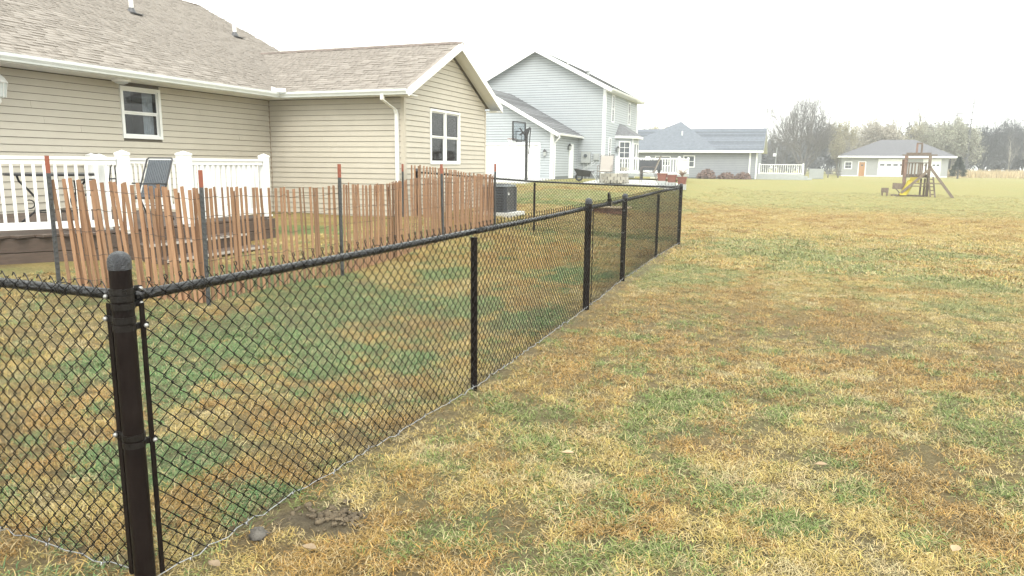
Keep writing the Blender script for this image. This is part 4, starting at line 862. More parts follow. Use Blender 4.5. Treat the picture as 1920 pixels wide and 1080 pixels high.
def sheet(name, poly, dz, mt, n=10):
    # a paved sheet draped over the ground
    (x0, y0), (x1, y1), (x2, y2), (x3, y3) = poly; m = MB(); vs = []
    for i in range(n+1):
        for j in range(n+1):
            a, b = i/n, j/n; x = (x0*(1-a)+x1*a)*(1-b)+(x3*(1-a)+x2*a)*b; y = (y0*(1-a)+y1*a)*(1-b)+(y3*(1-a)+y2*a)*b; vs.append((x, y, g(x, y)+dz))
    k = (n+1)**2; fs = []
    for i in range(n):
        for j in range(n): fs.append((i*(n+1)+j, (i+1)*(n+1)+j, (i+1)*(n+1)+j+1, i*(n+1)+j+1))
    m.add(vs, fs); e = [i*(n+1) for i in range(n+1)]+[n*(n+1)+j for j in range(1, n+1)]+[i*(n+1)+n for i in range(n-1, -1, -1)]+[j for j in range(n-1, 0, -1)]
    base = len(m.v); m.v += [(vs[i][0], vs[i][1], vs[i][2]-0.15) for i in e]; L_ = len(e)
    m.f += [(e[q], e[(q+1) % L_], base+(q+1) % L_, base+q) for q in range(L_)]
    return tag(m.build(name, mt, None, False), None, None, None, 'structure')
sheet('driveway', [(-30,32.2),(-12.2,33.2),(-13.0,40.3),(-30,40.3)], 0.06, M_CONC)
sheet('patio', [(-9.6,34.3),(-5.25,35.4),(-5.9,41.5),(-10.5,41.5)], 0.05, M_CONC)

# ---------------------------------------------------------------- generic small builders for the far houses
def roof_slab(P, mt, parent, name='roof', courses=None, th=0.12):
    # sloping roof plane P = eave0, eave1, ridge1, ridge0 with stepped shingle courses
    a, b, c, d = [Vector(p) for p in P]; m = MB(); n = courses or max(4, int(((a+b)/2-(c+d)/2).length/0.3)); nr = (b-a).cross(d-a).normalized()
    if nr.z < 0: nr = -nr
    for k in range(n):
        f0, f1 = k/n, (k+1)/n; p0, p1 = a+(d-a)*f0, b+(c-b)*f0; q0, q1 = a+(d-a)*f1, b+(c-b)*f1
        if (p1-p0).length < 0.05: continue
        m.add([p0+nr*0.03, p1+nr*0.03, q1+nr*0.004, q0+nr*0.004, p0, p1], [(0,1,2,3),(4,5,1,0)])
    base = m.build(name, mt, parent)
    u = MB(); dn = Vector((0,0,-th)); u.add([a, b, c, d, a+dn, b+dn, c+dn, d+dn], [(4,7,6,5),(0,4,5,1),(1,5,6,2),(3,7,4,0)]); u.build('roof_deck', M_WWHT, base)
    return base
def simple_window(pl, parent, u0, u1, z0, z1, mt=M_WWHT, fwid=0.08, hung=True, mun=None, name='window', proud=0.05):
    f = MB()
    for (a, b, c, d) in ((u0-fwid, u0, z0-fwid, z1+fwid), (u1, u1+fwid, z0-fwid, z1+fwid), (u0, u1, z0-fwid, z0), (u0, u1, z1, z1+fwid)): pl.box(f, a, b, c, d, 0.001, proud)
    W = f.build(name, mt, parent)
    zm = (z0+z1)/2
    for (lo, hi) in (((z0, zm-0.02), (zm+0.02, z1)) if hung else ((z0, z1),)):
        q = MB(); pl.box(q, u0, u1, lo, hi, 0.001, 0.018); q.build('pane', M_WIN, W)
    if hung: q = MB(); pl.box(q, u0, u1, zm-0.019, zm+0.019, 0.002, 0.034); q.build('meeting_rail', mt, W)
    if mun:
        for j in range(1, mun[0]): uu = u0+(u1-u0)*j/mun[0]; q = MB(); pl.box(q, uu-.014, uu+.014, z0, z1, 0.019, 0.03); q.build('muntin', mt, W)
        for j in range(1, mun[1]): zz = z0+(z1-z0)*j/mun[1]; q = MB(); pl.box(q, u0, u1, zz-.014, zz+.014, 0.019, 0.0285); q.build('muntin', mt, W)
    return W
def strip(pl, parent, name, u0, u1, z0, z1, d0, d1, mt): m = MB(); pl.box(m, u0, u1, z0, z1, d0, d1); return m.build(name, mt, parent)

# ---------------------------------------------------------------- pale two storey house with attached garage
Z2 = 0.70
h2 = thing('two_storey_house', (-14, 43, Z2), 'pale blue grey two storey house with an attached garage and bay', 'house')
# main gable end: plane y=YM ; right side x=XR ; garage front y=YG
YM, XR, XL, ZE2, ZP2, YF = 45.5, -11.3, -20.5, 6.45, 8.82, 55.2
XA = (XR+XL)/2; YG, GXR, GXL, GZE, GXA, GZP = 40.4, -13.05, -22.3, 3.5, -17.65, 6.05
pm = Plane((0, YM, 0), (1,0,0), (0,-1,0)); pr = Plane((XR, 0, 0), (0,1,0), (1,0,0)); pg = Plane((0, YG, 0), (1,0,0), (0,-1,0)); pgs = Plane((GXR, 0, 0), (0,1,0), (1,0,0))
def sp_m(z):
    if z < ZE2: return (XL, XR)
    k = (z-ZE2)/(ZP2-ZE2); return (XL+(XA-XL)*k, XR+(XA-XR)*k)
def sp_g(z):
    if z < GZE: return (GXL, GXR)
    k = (z-GZE)/(GZP-GZE); return (GXL+(GXA-GXL)*k, GXR+(GXA-GXR)*k)
M_BACK = mat('lap_shadow_backing', (0.16,0.175,0.18), None, 3, 0.8)  # darker colour behind the siding gaps stands in for the shadow under each lap
GD = (-20.4, -13.95, Z2, Z2+2.05)
wl = MB(); wl.add([pm.p(XL,Z2-.4), pm.p(XR,Z2-.4), pm.p(XR,ZE2), pm.p(XA,ZP2), pm.p(XL,ZE2)], [(0,1,2,3,4)]); wb_ = wl.build('gable_wall', M_BACK, h2); wl = MB(); clap(pm, wl, sp_m, Z2+0.25, ZP2-0.05, 0.15); wl.build('lap_siding', M_CSID, wb_)
UW = [(47.15,47.75,4.45,6.05),(52.2,52.75,4.55,5.95)]
wl = MB(); wl.quad(pr.p(YM,Z2-.4), pr.p(YF,Z2-.4), pr.p(YF,ZE2), pr.p(YM,ZE2)); wl.quad((XR,YF,Z2),(XL,YF,Z2),(XL,YF,ZE2),(XR,YF,ZE2)); wb_ = wl.build('side_wall', M_BACK, h2); wl = MB(); clap(pr, wl, lambda z: (YM+0.1, YF-0.1), Z2+0.25, ZE2-0.05, 0.15); wl.build('lap_siding', M_CSID, wb_)
wl = MB(); wl.wallrect(lambda u, z: pg.p(u, z), GXL, GXR, Z2-.3, GZE, [GD]); wl.add([pg.p(GXL,GZE), pg.p(GXR,GZE), pg.p(GXA,GZP)], [(0,1,2)]); wb_ = wl.build('garage_front_wall', M_BACK, h2); wl = MB(); clap(pg, wl, sp_g, Z2+0.1, GZP-0.05, 0.15, holes=[GD]); wl.build('lap_siding', M_CSID, wb_)
wl = MB(); wl.quad(pgs.p(YG,Z2-.3), pgs.p(YM,Z2-.3), pgs.p(YM,GZE), pgs.p(YG,GZE)); wb_ = wl.build('garage_side_wall', M_BACK, h2); wl = MB(); clap(pgs, wl, lambda z: (YG+0.12, YM), Z2+0.22, GZE-0.05, 0.15); wl.build('lap_siding', M_CSID, wb_)
for (pl, u0, u1, z0, z1) in ((pm, XR-0.16, XR+0.03, Z2, ZE2), (pg, GXR-0.17, GXR+0.03, Z2, GZE)): strip(pl, h2, 'corner_board', u0, u1, z0, z1, 0.005, 0.045, M_WWHT)
for (pl, u0, u1, z0, z1) in ((pr, YM-0.04, YM+0.12, Z2, ZE2), (pr, YF-0.12, YF, Z2, ZE2), (pgs, YG-0.04, YG+0.12, Z2, GZE)): strip(pl, h2, 'corner_board', u0, u1, z0, z1, 0.005, 0.03, M_WWHT)
roof_slab([(XR+0.45,YM-0.4,ZE2-0.12),(XR+0.45,YF+0.4,ZE2-0.12),(XA,YF+0.4,ZP2+0.12),(XA,YM-0.4,ZP2+0.12)], M_GROOF, h2); roof_slab([(XL-0.45,YM-0.4,ZE2-0.12),(XL-0.45,YF+0.4,ZE2-0.12),(XA,YF+0.4,ZP2+0.12),(XA,YM-0.4,ZP2+0.12)], M_GROOF, h2)
roof_slab([(GXR+0.4,YG-0.35,GZE-0.1),(GXR+0.4,YM,GZE-0.1),(GXA,YM,GZP+0.1),(GXA,YG-0.35,GZP+0.1)], M_GROOF, h2); roof_slab([(GXL-0.4,YG-0.35,GZE-0.1),(GXL-0.4,YM,GZE-0.1),(GXA,YM,GZP+0.1),(GXA,YG-0.35,GZP+0.1)], M_GROOF, h2)
def rake(a, b, y, h=0.24):
    m = MB(); A, B = Vector((a[0], y, a[1])), Vector((b[0], y, b[1])); d = Vector((0,0,-h)); m.prism([A+Vector((0,0,.02)), B+Vector((0,0,.02)), B+d, A+d], (0,-0.04,0)); m.build('rake_board', M_WWHT, h2)
rake((XR+0.45,ZE2-0.12),(XA,ZP2+0.12), YM-0.41); rake((XL-0.45,ZE2-0.12),(XA,ZP2+0.12), YM-0.41); rake((GXR+0.4,GZE-0.1),(GXA,GZP+0.1), YG-0.36, 0.2); rake((GXL-0.4,GZE-0.1),(GXA,GZP+0.1), YG-0.36, 0.2)
m = MB(); m.prism([(XR+0.45+a*0.9, YM-0.4, ZE2-0.24+b*0.9) for a, b in gp_], (0, YF-YM+0.8, 0)); m.build('gutter', M_WWHT, h2)
m = MB(); m.prism([(GXR+0.4+a*0.9, YG-0.35, GZE-0.22+b*0.9) for a, b in gp_], (0, YM-YG-0.1, 0)); m.build('gutter', M_WWHT, h2)
m = MB(); m.box(XR+.001, XR+0.45, YM-0.4, YF+0.4, ZE2-0.27, ZE2-0.25); m.build('soffit', M_SOFFIT, h2)
MB().tube([(GXR+0.43,YG-0.2,GZE-0.22),(GXR+0.43,YG-0.2,GZE-0.35),(GXR+0.08,YG+0.05,GZE-0.65),(GXR+0.08,YG+0.05,Z2+0.1)], 0.045, 6).build('downspout', M_WWHT, h2)
MB().tube([(XR+0.48,YF+0.1,ZE2-0.24),(XR+0.48,YF+0.1,ZE2-0.5),(XR+0.1,YF-0.05,ZE2-0.75),(XR+0.08,YF-0.05,Z2+0.1)], 0.05, 6).build('downspout', M_WWHT, h2)
# garage door with panels
m = MB(); pg.box(m, GD[0]+0.01, GD[1]-0.01, GD[2], GD[3], -0.08, -0.04); gd = m.build('garage_door', M_WWHT, h2)
for r_ in range(4):
    for c_2 in range(8):
        u0 = GD[0]+0.12+c_2*(GD[1]-GD[0]-0.2)/8; z0 = GD[2]+0.05+r_*0.525; m = MB(); pg.box(m, u0, u0+0.68, z0, z0+0.42, -0.039, -0.028); m.build('door_panel', M_WWHT, gd)
for (u0, u1, z0, z1) in ((GD[0]-0.12, GD[0], Z2, GD[3]+0.12), (GD[1], GD[1]+0.12, Z2, GD[3]+0.12), (GD[0], GD[1], GD[3], GD[3]+0.12)): strip(pg, h2, 'door_trim', u0, u1, z0, z1, 0.003, 0.05, M_WWHT)
# side entry, windows
strip(pgs, h2, 'side_door', 43.55, 44.45, Z2+0.1, Z2+2.2, 0.003, 0.05, M_WWHT)
for (a, b, c, d) in UW: simple_window(pr, h2, a, b, c, d)
simple_window(pr, h2, 46.65, 47.1, Z2+0.95, Z2+2.6, fwid=0.07)
MB().lathe((XA+1.4, YM+2.2, ZP2-0.75), [(0.07,0),(0.07,1.0)], 8).build('vent_pipe', M_PIPE, h2)
MB().lathe((XA+3.0, YM+1.5, ZP2-1.55), [(0.10,0),(0.10,0.3),(0.16,0.34),(0.12,0.42)], 8).build('roof_vent', M_GMET, h2)
# bay on the right side
BY0, BY1, BX = 48.6, 52.2, XR+1.0; bz1 = 3.55
B_ = [(XR, BY0), (BX, BY0+0.9), (BX, BY1-0.9), (XR, BY1)]
m = MB()
for (a, b) in zip(B_[:-1], B_[1:]): m.quad((*a, Z2+.3), (*b, Z2+.3), (*b, bz1), (*a, bz1))
m.add([(*q, Z2+.3) for q in B_], [(0,1,2,3)]); bay = m.build('bay', M_CSID, h2)
m = MB(); apex = [(XR, BY0+0.9, bz1+0.85), (XR, BY1-0.9, bz1+0.85)]; E_ = [(XR,BY0-0.3),(BX+0.3,BY0+0.75),(BX+0.3,BY1-0.75),(XR,BY1+0.3)]
m.add([(*q, bz1+0.02) for q in E_]+apex, [(0,1,4),(1,2,5,4),(2,3,5),(3,2,1,0)]); m.build('bay_roof', M_GROOF, h2)
m = MB(); m.prism([(*q, bz1-0.13) for q in E_], (0,0,0.15)); m.build('bay_eave', M_WWHT, h2)
d0 = Vector((BX-XR, 0.9)).normalized(); pb = Plane((XR, BY0, 0), (d0.x, d0.y, 0), (d0.y, -d0.x, 0)); pf = Plane((BX, BY0+0.9, 0), (0,1,0), (1,0,0))
simple_window(pb, h2, 0.32, 1.05, Z2+0.4, Z2+2.45, mun=(2,6), hung=False, fwid=0.09, name='patio_door'); simple_window(pf, h2, 0.25, 0.85, Z2+0.6, Z2+2.35); simple_window(pf, h2, 1.15, 1.6, Z2+0.6, Z2+2.35)
for q in (B_[1], B_[2]): m = MB(); m.box(q[0]-0.06, q[0]+0.02, q[1]-0.05, q[1]+0.05, Z2+.3, bz1-0.14); m.build('corner_board', M_WWHT, h2)
# fittings on that house
def coach_lamp(pl, u, z, label):
    t = thing('wall_lamp', pl.p(u, z, 0.1), label, 'lamp'); m = MB(); pl.box(m, u-0.06, u+0.06, z-0.12, z+0.12, 0.021, 0.04); m.build('back_plate', M_IRON, t); c = pl.p(u, z, 0.14)
    MB().lathe((c[0], c[1], z-0.15), [(0.04,0),(0.09,0.05),(0.10,0.25)], 8).build('glass_body', M_GMET, t); MB().lathe((c[0], c[1], z+0.101), [(0.13,0),(0.05,0.12),(0.02,0.17)], 8).build('roof_cap', M_IRON, t)
coach_lamp(pg, -13.52, Z2+1.55, 'small dark coach lamp between the white garage door and the house corner')
coach_lamp(pgs, 43.3, Z2+1.95, 'dark lamp on the side wall above the narrow white entry door'); coach_lamp(pb, 0.12, Z2+1.95, 'dark lamp beside the glazed bay door above the white railing')
mt_ = thing('electric_meter', (-12.1, YM-0.1, Z2), 'grey electric meter box with conduit on pale siding', 'meter box')
m = MB(); pm.box(m, -12.75, -12.15, Z2+1.05, Z2+1.75, 0.021, 0.2); m.build('meter_box', M_GMET, mt_); m = MB(); pm.box(m, -11.95, -11.6, Z2+1.25, Z2+1.65, 0.021, 0.15); m.build('junction_box', M_GMET, mt_)
cc = pm.p(-12.45, Z2+1.5, 0.2); MB().tube([cc, (cc[0], cc[1]-0.09, cc[2])], 0.11, 12).build('meter_dial', M_WIN, mt_)
for u in (-12.6, -12.35): a = pm.p(u, Z2, 0.08); MB().tube([(a[0],a[1],g(a[0],a[1])-0.05), (a[0],a[1],Z2+1.05)], 0.035, 6).build('conduit', M_GMET, mt_)
# basketball hoop on the driveway
hx, hy = -12.42, 34.15; hz = g(hx, hy)+0.06
hp = thing('basketball_hoop', (hx, hy, hz), 'black pole basketball hoop with clear backboard by the garage', 'basketball hoop')
m = MB(); m.bar((hx,hy,hz-0.1), (hx,hy,hz+2.56), 0.11, 0.11); m.build('pole', M_IRON, hp)
bx, by, bz = hx-0.95, hy-0.55, hz+2.75
dr = Vector((0.86, 0.5, 0)).normalized(); nb = Vector((-0.985,0.17,0)); bu = Vector((0.17,0.985,0))
m = MB()
for (a, b) in (((0,0,2.15),(-0.33,-0.1,2.62)), ((0.16,0.02,2.62),(-0.33,-0.1,2.28)), ((0.16,0.02,2.66),(0,0,2.2)), ((0.0,0,2.55),(0.2,0.02,2.62))): m.bar((hx+a[0],hy+a[1],hz+a[2]), (hx+b[0],hy+b[1],hz+b[2]), 0.07, 0.07)
m.build('lift_arm', M_IRON, hp)
c = Vector((hx-0.36, hy-0.1, hz+2.46)); W2, H2 = 0.6, 0.44
m = MB()
for (a, b) in ((-1,1),): 
    P = [c+bu*W2*sx+Vector((0,0,H2*sz)) for sx, sz in ((-1,-1),(1,-1),(1,1),(-1,1))]
    for k in range(4): m.bar(P[k], P[(k+1) % 4], 0.06, 0.06, up=nb)
m.build('backboard_frame', M_IRON, hp)
m = MB(); m.hexa([P[0]+nb*.01, P[1]+nb*.01, P[1]-nb*.01, P[0]-nb*.01, P[3]+nb*.01, P[2]+nb*.01, P[2]-nb*.01, P[3]-nb*.01]); m.build('backboard', M_GLASS, hp)
m = MB(); Q = [c+bu*0.28*sx+Vector((0,0,-0.30+0.25*sz+.05)) for sx, sz in ((-1,-1),(1,-1),(1,1),(-1,1))]
for k in range(4): m.bar(Q[k]+nb*.015, Q[(k+1) % 4]+nb*.015, 0.04, 0.01, up=nb)
m.build('target_square', M_IRON, hp)
rc = c+nb*0.40+Vector((0,0,-0.36)); MB().tube([(rc.x+0.23*math.cos(a), rc.y+0.23*math.sin(a), rc.z) for a in np.linspace(0, 2*PI, 19)[:-1]], 0.012, 6, closed=True).build('rim', M_ORANGE, hp)
m = MB()
for k in range(12):
    a = 2*PI*k/12
    for s_ in (-1, 1): m.tube([(rc.x+0.23*math.cos(a), rc.y+0.23*math.sin(a), rc.z), (rc.x+0.17*math.cos(a+s_*.3), rc.y+0.17*math.sin(a+s_*.3), rc.z-0.2), (rc.x+0.12*math.cos(a+s_*.6), rc.y+0.12*math.sin(a+s_*.6), rc.z-0.4)], 0.006, 4)
m.build('net', M_WWHT, hp); MB().tube([(hx+.2,hy+.02,hz+2.6),(hx+.15,hy+.02,hz+2.0),(hx+.12,hy,hz+1.35)], 0.025, 6).build('crank_rod', M_IRON, hp)
# air conditioner beside the gable
ac = thing('air_conditioner', (-7.35, 18.3, g(-7.35,18.3)), 'dark louvred air conditioner unit behind the end of the snow fence', 'air conditioner')
ax, ay, az = -7.45, 18.35, g(-7.45, 18.35)+0.04; M_AC = mat('dark_ac_louvre', (0.035,0.04,0.048), (0.055,0.06,0.07), 10, 0.45); M_ACT = mat('grey_ac_top', (0.22,0.25,0.27), (0.17,0.19,0.21), 8, 0.4)
m = MB(); m.box(ax-0.55, ax+0.55, ay-0.55, ay+0.55, az-0.09, az+0.03); m.build('pad', M_CONC, ac)
def rrect(cx, cy_, hw, r, n=5):
    o = []
    for k, (sx, sy) in enumerate(((1,1),(-1,1),(-1,-1),(1,-1))):
        for j in range(n+1): a = k*PI/2+j*PI/2/n; o.append((cx+sx*(hw-r)+r*math.cos(a), cy_+sy*(hw-r)+r*math.sin(a)))
    return o
m = MB(); m.prism([(*p, az+0.05) for p in rrect(ax, ay, 0.35, 0.1)], (0,0,0.66)); m.build('core', M_IRON, ac)
for k in range(9): m = MB(); z = az+0.06+k*0.07; m.prism([(*p, z) for p in rrect(ax, ay, 0.365, 0.11)], (0,0,0.045)); m.build('louvre', M_AC, ac)
for (sx, sy) in ((1,1),(-1,1),(-1,-1),(1,-1)): m = MB(); m.box(ax+sx*.325-.05, ax+sx*.325+.05, ay+sy*.325-.05, ay+sy*.325+.05, az+.031, az+0.695); m.build('corner_post', M_AC, ac)
m = MB(); m.prism([(*p, az+0.712) for p in rrect(ax, ay, 0.385, 0.12)], (0,0,0.05)); m.build('top_cover', M_ACT, ac)
m = MB()
for r_ in (0.1, 0.16, 0.22, 0.28, 0.33): m.tube([(ax+r_*math.cos(a), ay+r_*math.sin(a), az+0.775) for a in np.linspace(0, 2*PI, 25)[:-1]], 0.006, 4, closed=True)
m.build('fan_guard', M_IRON, ac); m = MB(); m.box(ax+0.366, ax+0.39, ay-0.29, ay-0.23, az+0.5, az+0.56); m.build('badge', M_WWHT, ac)

# ---------------------------------------------------------------- neighbour's deck and patio things
nd = thing('deck', (-8.5, 43.5, 0.8), 'small raised deck with white railing beside the pale two storey house', 'deck')
NZ = 1.12; nx0, nx1, ny0, ny1 = -10.15, -6.3, 44.1, 48.2
m = MB(); m.box(nx0, nx1, ny0, ny1, NZ-0.16, NZ); m.build('platform', M_GMET, nd)
for (a, b) in ((nx0, nx0+.12), (nx1-.12, nx1)): m = MB(); m.box(a, b, ny0+.02, ny0+.14, g(a, ny0)-.1, NZ-.161); m.build('support_post', M_WWHT, nd)
def far_rail(par, a, b, z, sp=0.16, mt=M_WWHT, h=0.92):
    a, b = Vector(a), Vector(b); L_ = (b-a).length; u = (b-a)/L_
    for (zz, w_, t_) in ((z+h, 0.09, 0.08), (z+0.1, 0.06, 0.08)): m = MB(); m.bar((a.x,a.y,zz), (b.x,b.y,zz), w_, t_); m.build('rail', mt, par)
    n = int(L_/sp)
    for k in range(1, n): c = a+u*(L_*k/n); m = MB(); m.bar((c.x,c.y,z+0.142), (c.x,c.y,z+h-0.042), 0.05, 0.05, up=(u.x,u.y,0)); m.build('baluster', mt, par)
    for c in (a, b): m = MB(); m.box(c.x-.07, c.x+.07, c.y-.07, c.y+.07, z, z+h+0.06); m.lathe((c.x, c.y, z+h+0.061), [(0.085,0),(0.085,0.03),(0.02,0.07)], 4); m.build('railing_post', mt, par)
far_rail(nd, (nx0, ny0+.1), (-8.35, ny0+.1), NZ); far_rail(nd, (-8.2, ny0+.1), (nx1-.1, ny0+.1), NZ); far_rail(nd, (nx1-.1, ny0+.25), (nx1-.1, ny1), NZ)
for k in range(3): m = MB(); m.box(-8.0, -6.9, ny0-0.3*(k+1), ny0-0.3*k-.001, NZ-0.2*(k+1)-.04, NZ-0.2*(k+1)); m.build('step_tread', M_WWHT, nd)
gb = thing('covered_grill', (-7.9, 42.6, g(-7.9,42.6)), 'square black covered grill in front of the neighbour deck railing', 'grill')
bx_, by_, bz_ = -7.75, 42.4, g(-7.75,42.4)+.05
m = MB(); m.hexa([(bx_-.62,by_-.3,bz_+.55),(bx_+.62,by_-.3,bz_+.55),(bx_+.62,by_+.3,bz_+.55),(bx_-.62,by_+.3,bz_+.55),(bx_-.6,by_-.26,bz_+1.12),(bx_+.6,by_-.26,bz_+1.12),(bx_+.6,by_+.26,bz_+1.12),(bx_-.6,by_+.26,bz_+1.12)]); m.build('cover', mat('black_cover', (0.04,0.043,0.05), (0.06,0.063,0.07), 6, 0.7), gb)
for sx in (-.5, .5):
    for sy in (-.2, .2): m = MB(); m.box(bx_+sx-.03, bx_+sx+.03, by_+sy-.03, by_+sy+.03, bz_-.02, bz_+.549); m.build('leg', M_IRON, gb)
M_TAUPE = mat('taupe_sling', (0.30,0.275,0.25), (0.36,0.33,0.30), 40, 0.7); M_BRON = mat('bronze_frame', (0.10,0.085,0.075), (0.14,0.12,0.10), 20, 0.5)
def pz(x, y): return g(x, y)+.05
sling_chair((-9.0, 36.6, pz(-9.0,36.6)), math.radians(185), 'taupe sling lounge chair seen from behind on the far patio', 'lounge_chair', M_BRON, M_TAUPE, None, 1.25)
sling_chair((-6.9, 37.2, pz(-6.9,37.2)), math.radians(95), 'taupe sling lounge chair seen from the side near the clay pots', 'lounge_chair', M_BRON, M_TAUPE, None, 1.25)
M_CLAY = mat('terracotta', (0.17,0.065,0.045), (0.22,0.09,0.065), 8, 0.75, bump=0.2)
for k, (x, y, lb) in enumerate(((-6.02, 36.2, 'terracotta trough planter, leftmost of three behind the fence corner'), (-5.58, 36.4, 'terracotta trough planter in the middle of three behind the fence corner'), (-5.12, 36.7, 'terracotta trough planter with dry plant, rightmost of three behind the fence corner'))):
    t = thing('clay_planter', (x, y, pz(x, y)), lb, 'planter', 'terracotta planters on the far patio'); z = pz(x, y)+.25
    m = MB(); m.hexa([(x-.17,y-.14,z),(x+.17,y-.14,z),(x+.17,y+.14,z),(x-.17,y+.14,z),(x-.22,y-.18,z+.32),(x+.22,y-.18,z+.32),(x+.22,y+.18,z+.32),(x-.22,y+.18,z+.32)]); m.build('pot', M_CLAY, t)
    m = MB(); m.box(x-.235, x+.235, y-.195, y+.195, z+.321, z+.37); m.build('rim', M_CLAY, t); m = MB(); m.box(x-.2, x+.2, y-.16, y+.16, pz(x,y)-.02, z-.001); m.build('plinth', M_GMET, t)
    if k == 2:
        m = MB()
        for q in range(46): a = random.uniform(0, 6.28); l = random.uniform(.18, .42); m.tube([(x, y, z+.36), (x+.1*math.cos(a), y+.1*math.sin(a), z+.36+l*.6), (x+.28*math.cos(a), y+.28*math.sin(a), z+.36+l)], [.012, .009, .004], 3)
        m.build('dry_plant', mat('dry_plant', (0.30,0.22,0.16), (0.22,0.16,0.11), 10, 0.8), t)
fp = thing('stone_fire_pit', (-8.2, 35.2, pz(-8.2,35.2)), 'low heap of pale fire pit stones in front of the lounge chairs', 'fire pit')
M_PST = mat('pale_block', (0.36,0.34,0.30), (0.28,0.27,0.24), 6, 0.85, objvar=0.2, bump=0.4)
for lv in range(3):
    n = 14
    for k in range(n):
        a = 2*PI*(k+.5*(lv % 2))/n; r_ = .62-.02*lv; cx, cy_ = -8.2+r_*math.cos(a), 35.2+r_*math.sin(a); m = MB(); z = pz(-8.2, 35.2)+lv*.15
        u_ = Vector((-math.sin(a), math.cos(a), 0)); v_ = Vector((math.cos(a), math.sin(a), 0)); c0 = Vector((cx, cy_, z))
        q = [c0-u_*.12-v_*.1, c0+u_*.12-v_*.1, c0+u_*.14+v_*.1, c0-u_*.14+v_*.1]; m.hexa([*q, *[p+Vector((0,0,.145)) for p in q]]); m.build('block', M_PST, fp)
clod(-8.2, 35.2, .5, 900, .5).build('ash_heap', M_PST, fp, True); fp.children[-1].location.z += .3
ck = thing('garden_cart', (-9.6, 36.2, pz(-9.6,36.2)), 'dark folded garden cart beside the pale house corner', 'cart')
cx, cy_, cz = -10.2, 37.2, pz(-10.2, 37.2)
m = MB(); m.hexa([(cx-.35,cy_-.25,cz+.25),(cx+.3,cy_-.25,cz+.2),(cx+.3,cy_+.25,cz+.2),(cx-.35,cy_+.25,cz+.25),(cx-.55,cy_-.35,cz+.62),(cx+.4,cy_-.35,cz+.5),(cx+.4,cy_+.35,cz+.5),(cx-.55,cy_+.35,cz+.62)]); m.build('tray', M_IRON, ck)
for s_ in (-.3, .3):
    m = MB(); m.tube([(cx+.3,cy_+s_*.6,cz+.55), (cx+.65,cy_+s_*.6,cz+.05)], .025, 6); m.build('leg', M_GMET, ck); m = MB(); m.tube([(cx-.4,cy_+s_*.6,cz+.4),(cx+.35,cy_+s_,cz+.85),(cx+.5,cy_+s_,cz+1.0)], .025, 6); m.build('handle', M_GMET, ck)
MB().tube([(cx-.35+.17*math.cos(a), cy_, cz+.19+.17*math.sin(a)) for a in np.linspace(0, 2*PI, 17)[:-1]], .05, 8, closed=True).build('wheel', M_IRON, ck)
wb = thing('brick_planter', (-6.4, 19.5, g(-6.4,19.5)), 'low plank box with brick side behind the thick middle fence post', 'planter')
sx_, sy_ = -5.35, 22.3; z = g(sx_, sy_); M_PLK = mat('weathered_plank', (0.42,0.34,0.22), (0.34,0.27,0.18), 6, 0.8, objvar=.15); M_BRK = mat('brown_brick', (0.20,0.10,0.065), (0.27,0.15,0.10), 9, 0.85, objvar=.25)
for k in range(7):
    for lv in range(2): m = MB(); m.box(sx_-.6+k*.17+.03*lv, sx_-.6+k*.17+.155+.03*lv, sy_-.3, sy_-.2, z+lv*.085, z+lv*.085+.078); m.build('brick', M_BRK, wb)
for k in range(3): m = MB(); m.box(sx_-.68, sx_+.72, sy_-.38+k*.2, sy_-.2+k*.2, z+.171, z+.205); m.build('plank', M_PLK, wb)
for k in range(7): m = MB(); m.box(sx_-.6+k*.17, sx_-.6+k*.17+.155, sy_+.1, sy_+.2, z, z+.165); m.build('brick', M_BRK, wb)

# ---------------------------------------------------------------- blue grey ranch house
ZR = 0.42; ranch = thing('ranch_house', (-8, 75, ZR), 'long blue grey single storey house with slate roof beyond the lawn', 'house')
RX1, RX0, RY, RYB = -3.35, -21.5, 74.7, 84.2; RE = ZR+2.72
prf = Plane((0, RY, 0), (1,0,0), (0,-1,0)); prs = Plane((RX1, 0, 0), (0,1,0), (1,0,0))
wl = MB(); wl.quad(prf.p(RX0,ZR-.3), prf.p(RX1,ZR-.3), prf.p(RX1,RE), prf.p(RX0,RE)); wl.quad(prs.p(RY,ZR-.3), prs.p(RYB,ZR-.3), prs.p(RYB,RE), prs.p(RY,RE)); wb_ = wl.build('wall', M_BACK, ranch); wl = MB(); clap(prf, wl, lambda z: (RX0, RX1-.12), ZR+.1, RE-.05, .17); clap(prs, wl, lambda z: (RY+.1, RYB), ZR+.1, RE-.05, .17); wl.build('lap_siding', M_BSID, wb_)
yr = (RY+RYB)/2; zr = RE+2.35
roof_slab([(RX0-.4,RY-.5,RE-.02),(RX1+.55,RY-.5,RE-.02),(RX1+.55,yr,zr),(RX0-.4,yr,zr)], M_BROOF, ranch); roof_slab([(RX0-.4,RYB+.5,RE-.02),(RX1+.55,RYB+.5,RE-.02),(RX1+.55,yr,zr),(RX0-.4,yr,zr)], M_BROOF, ranch)
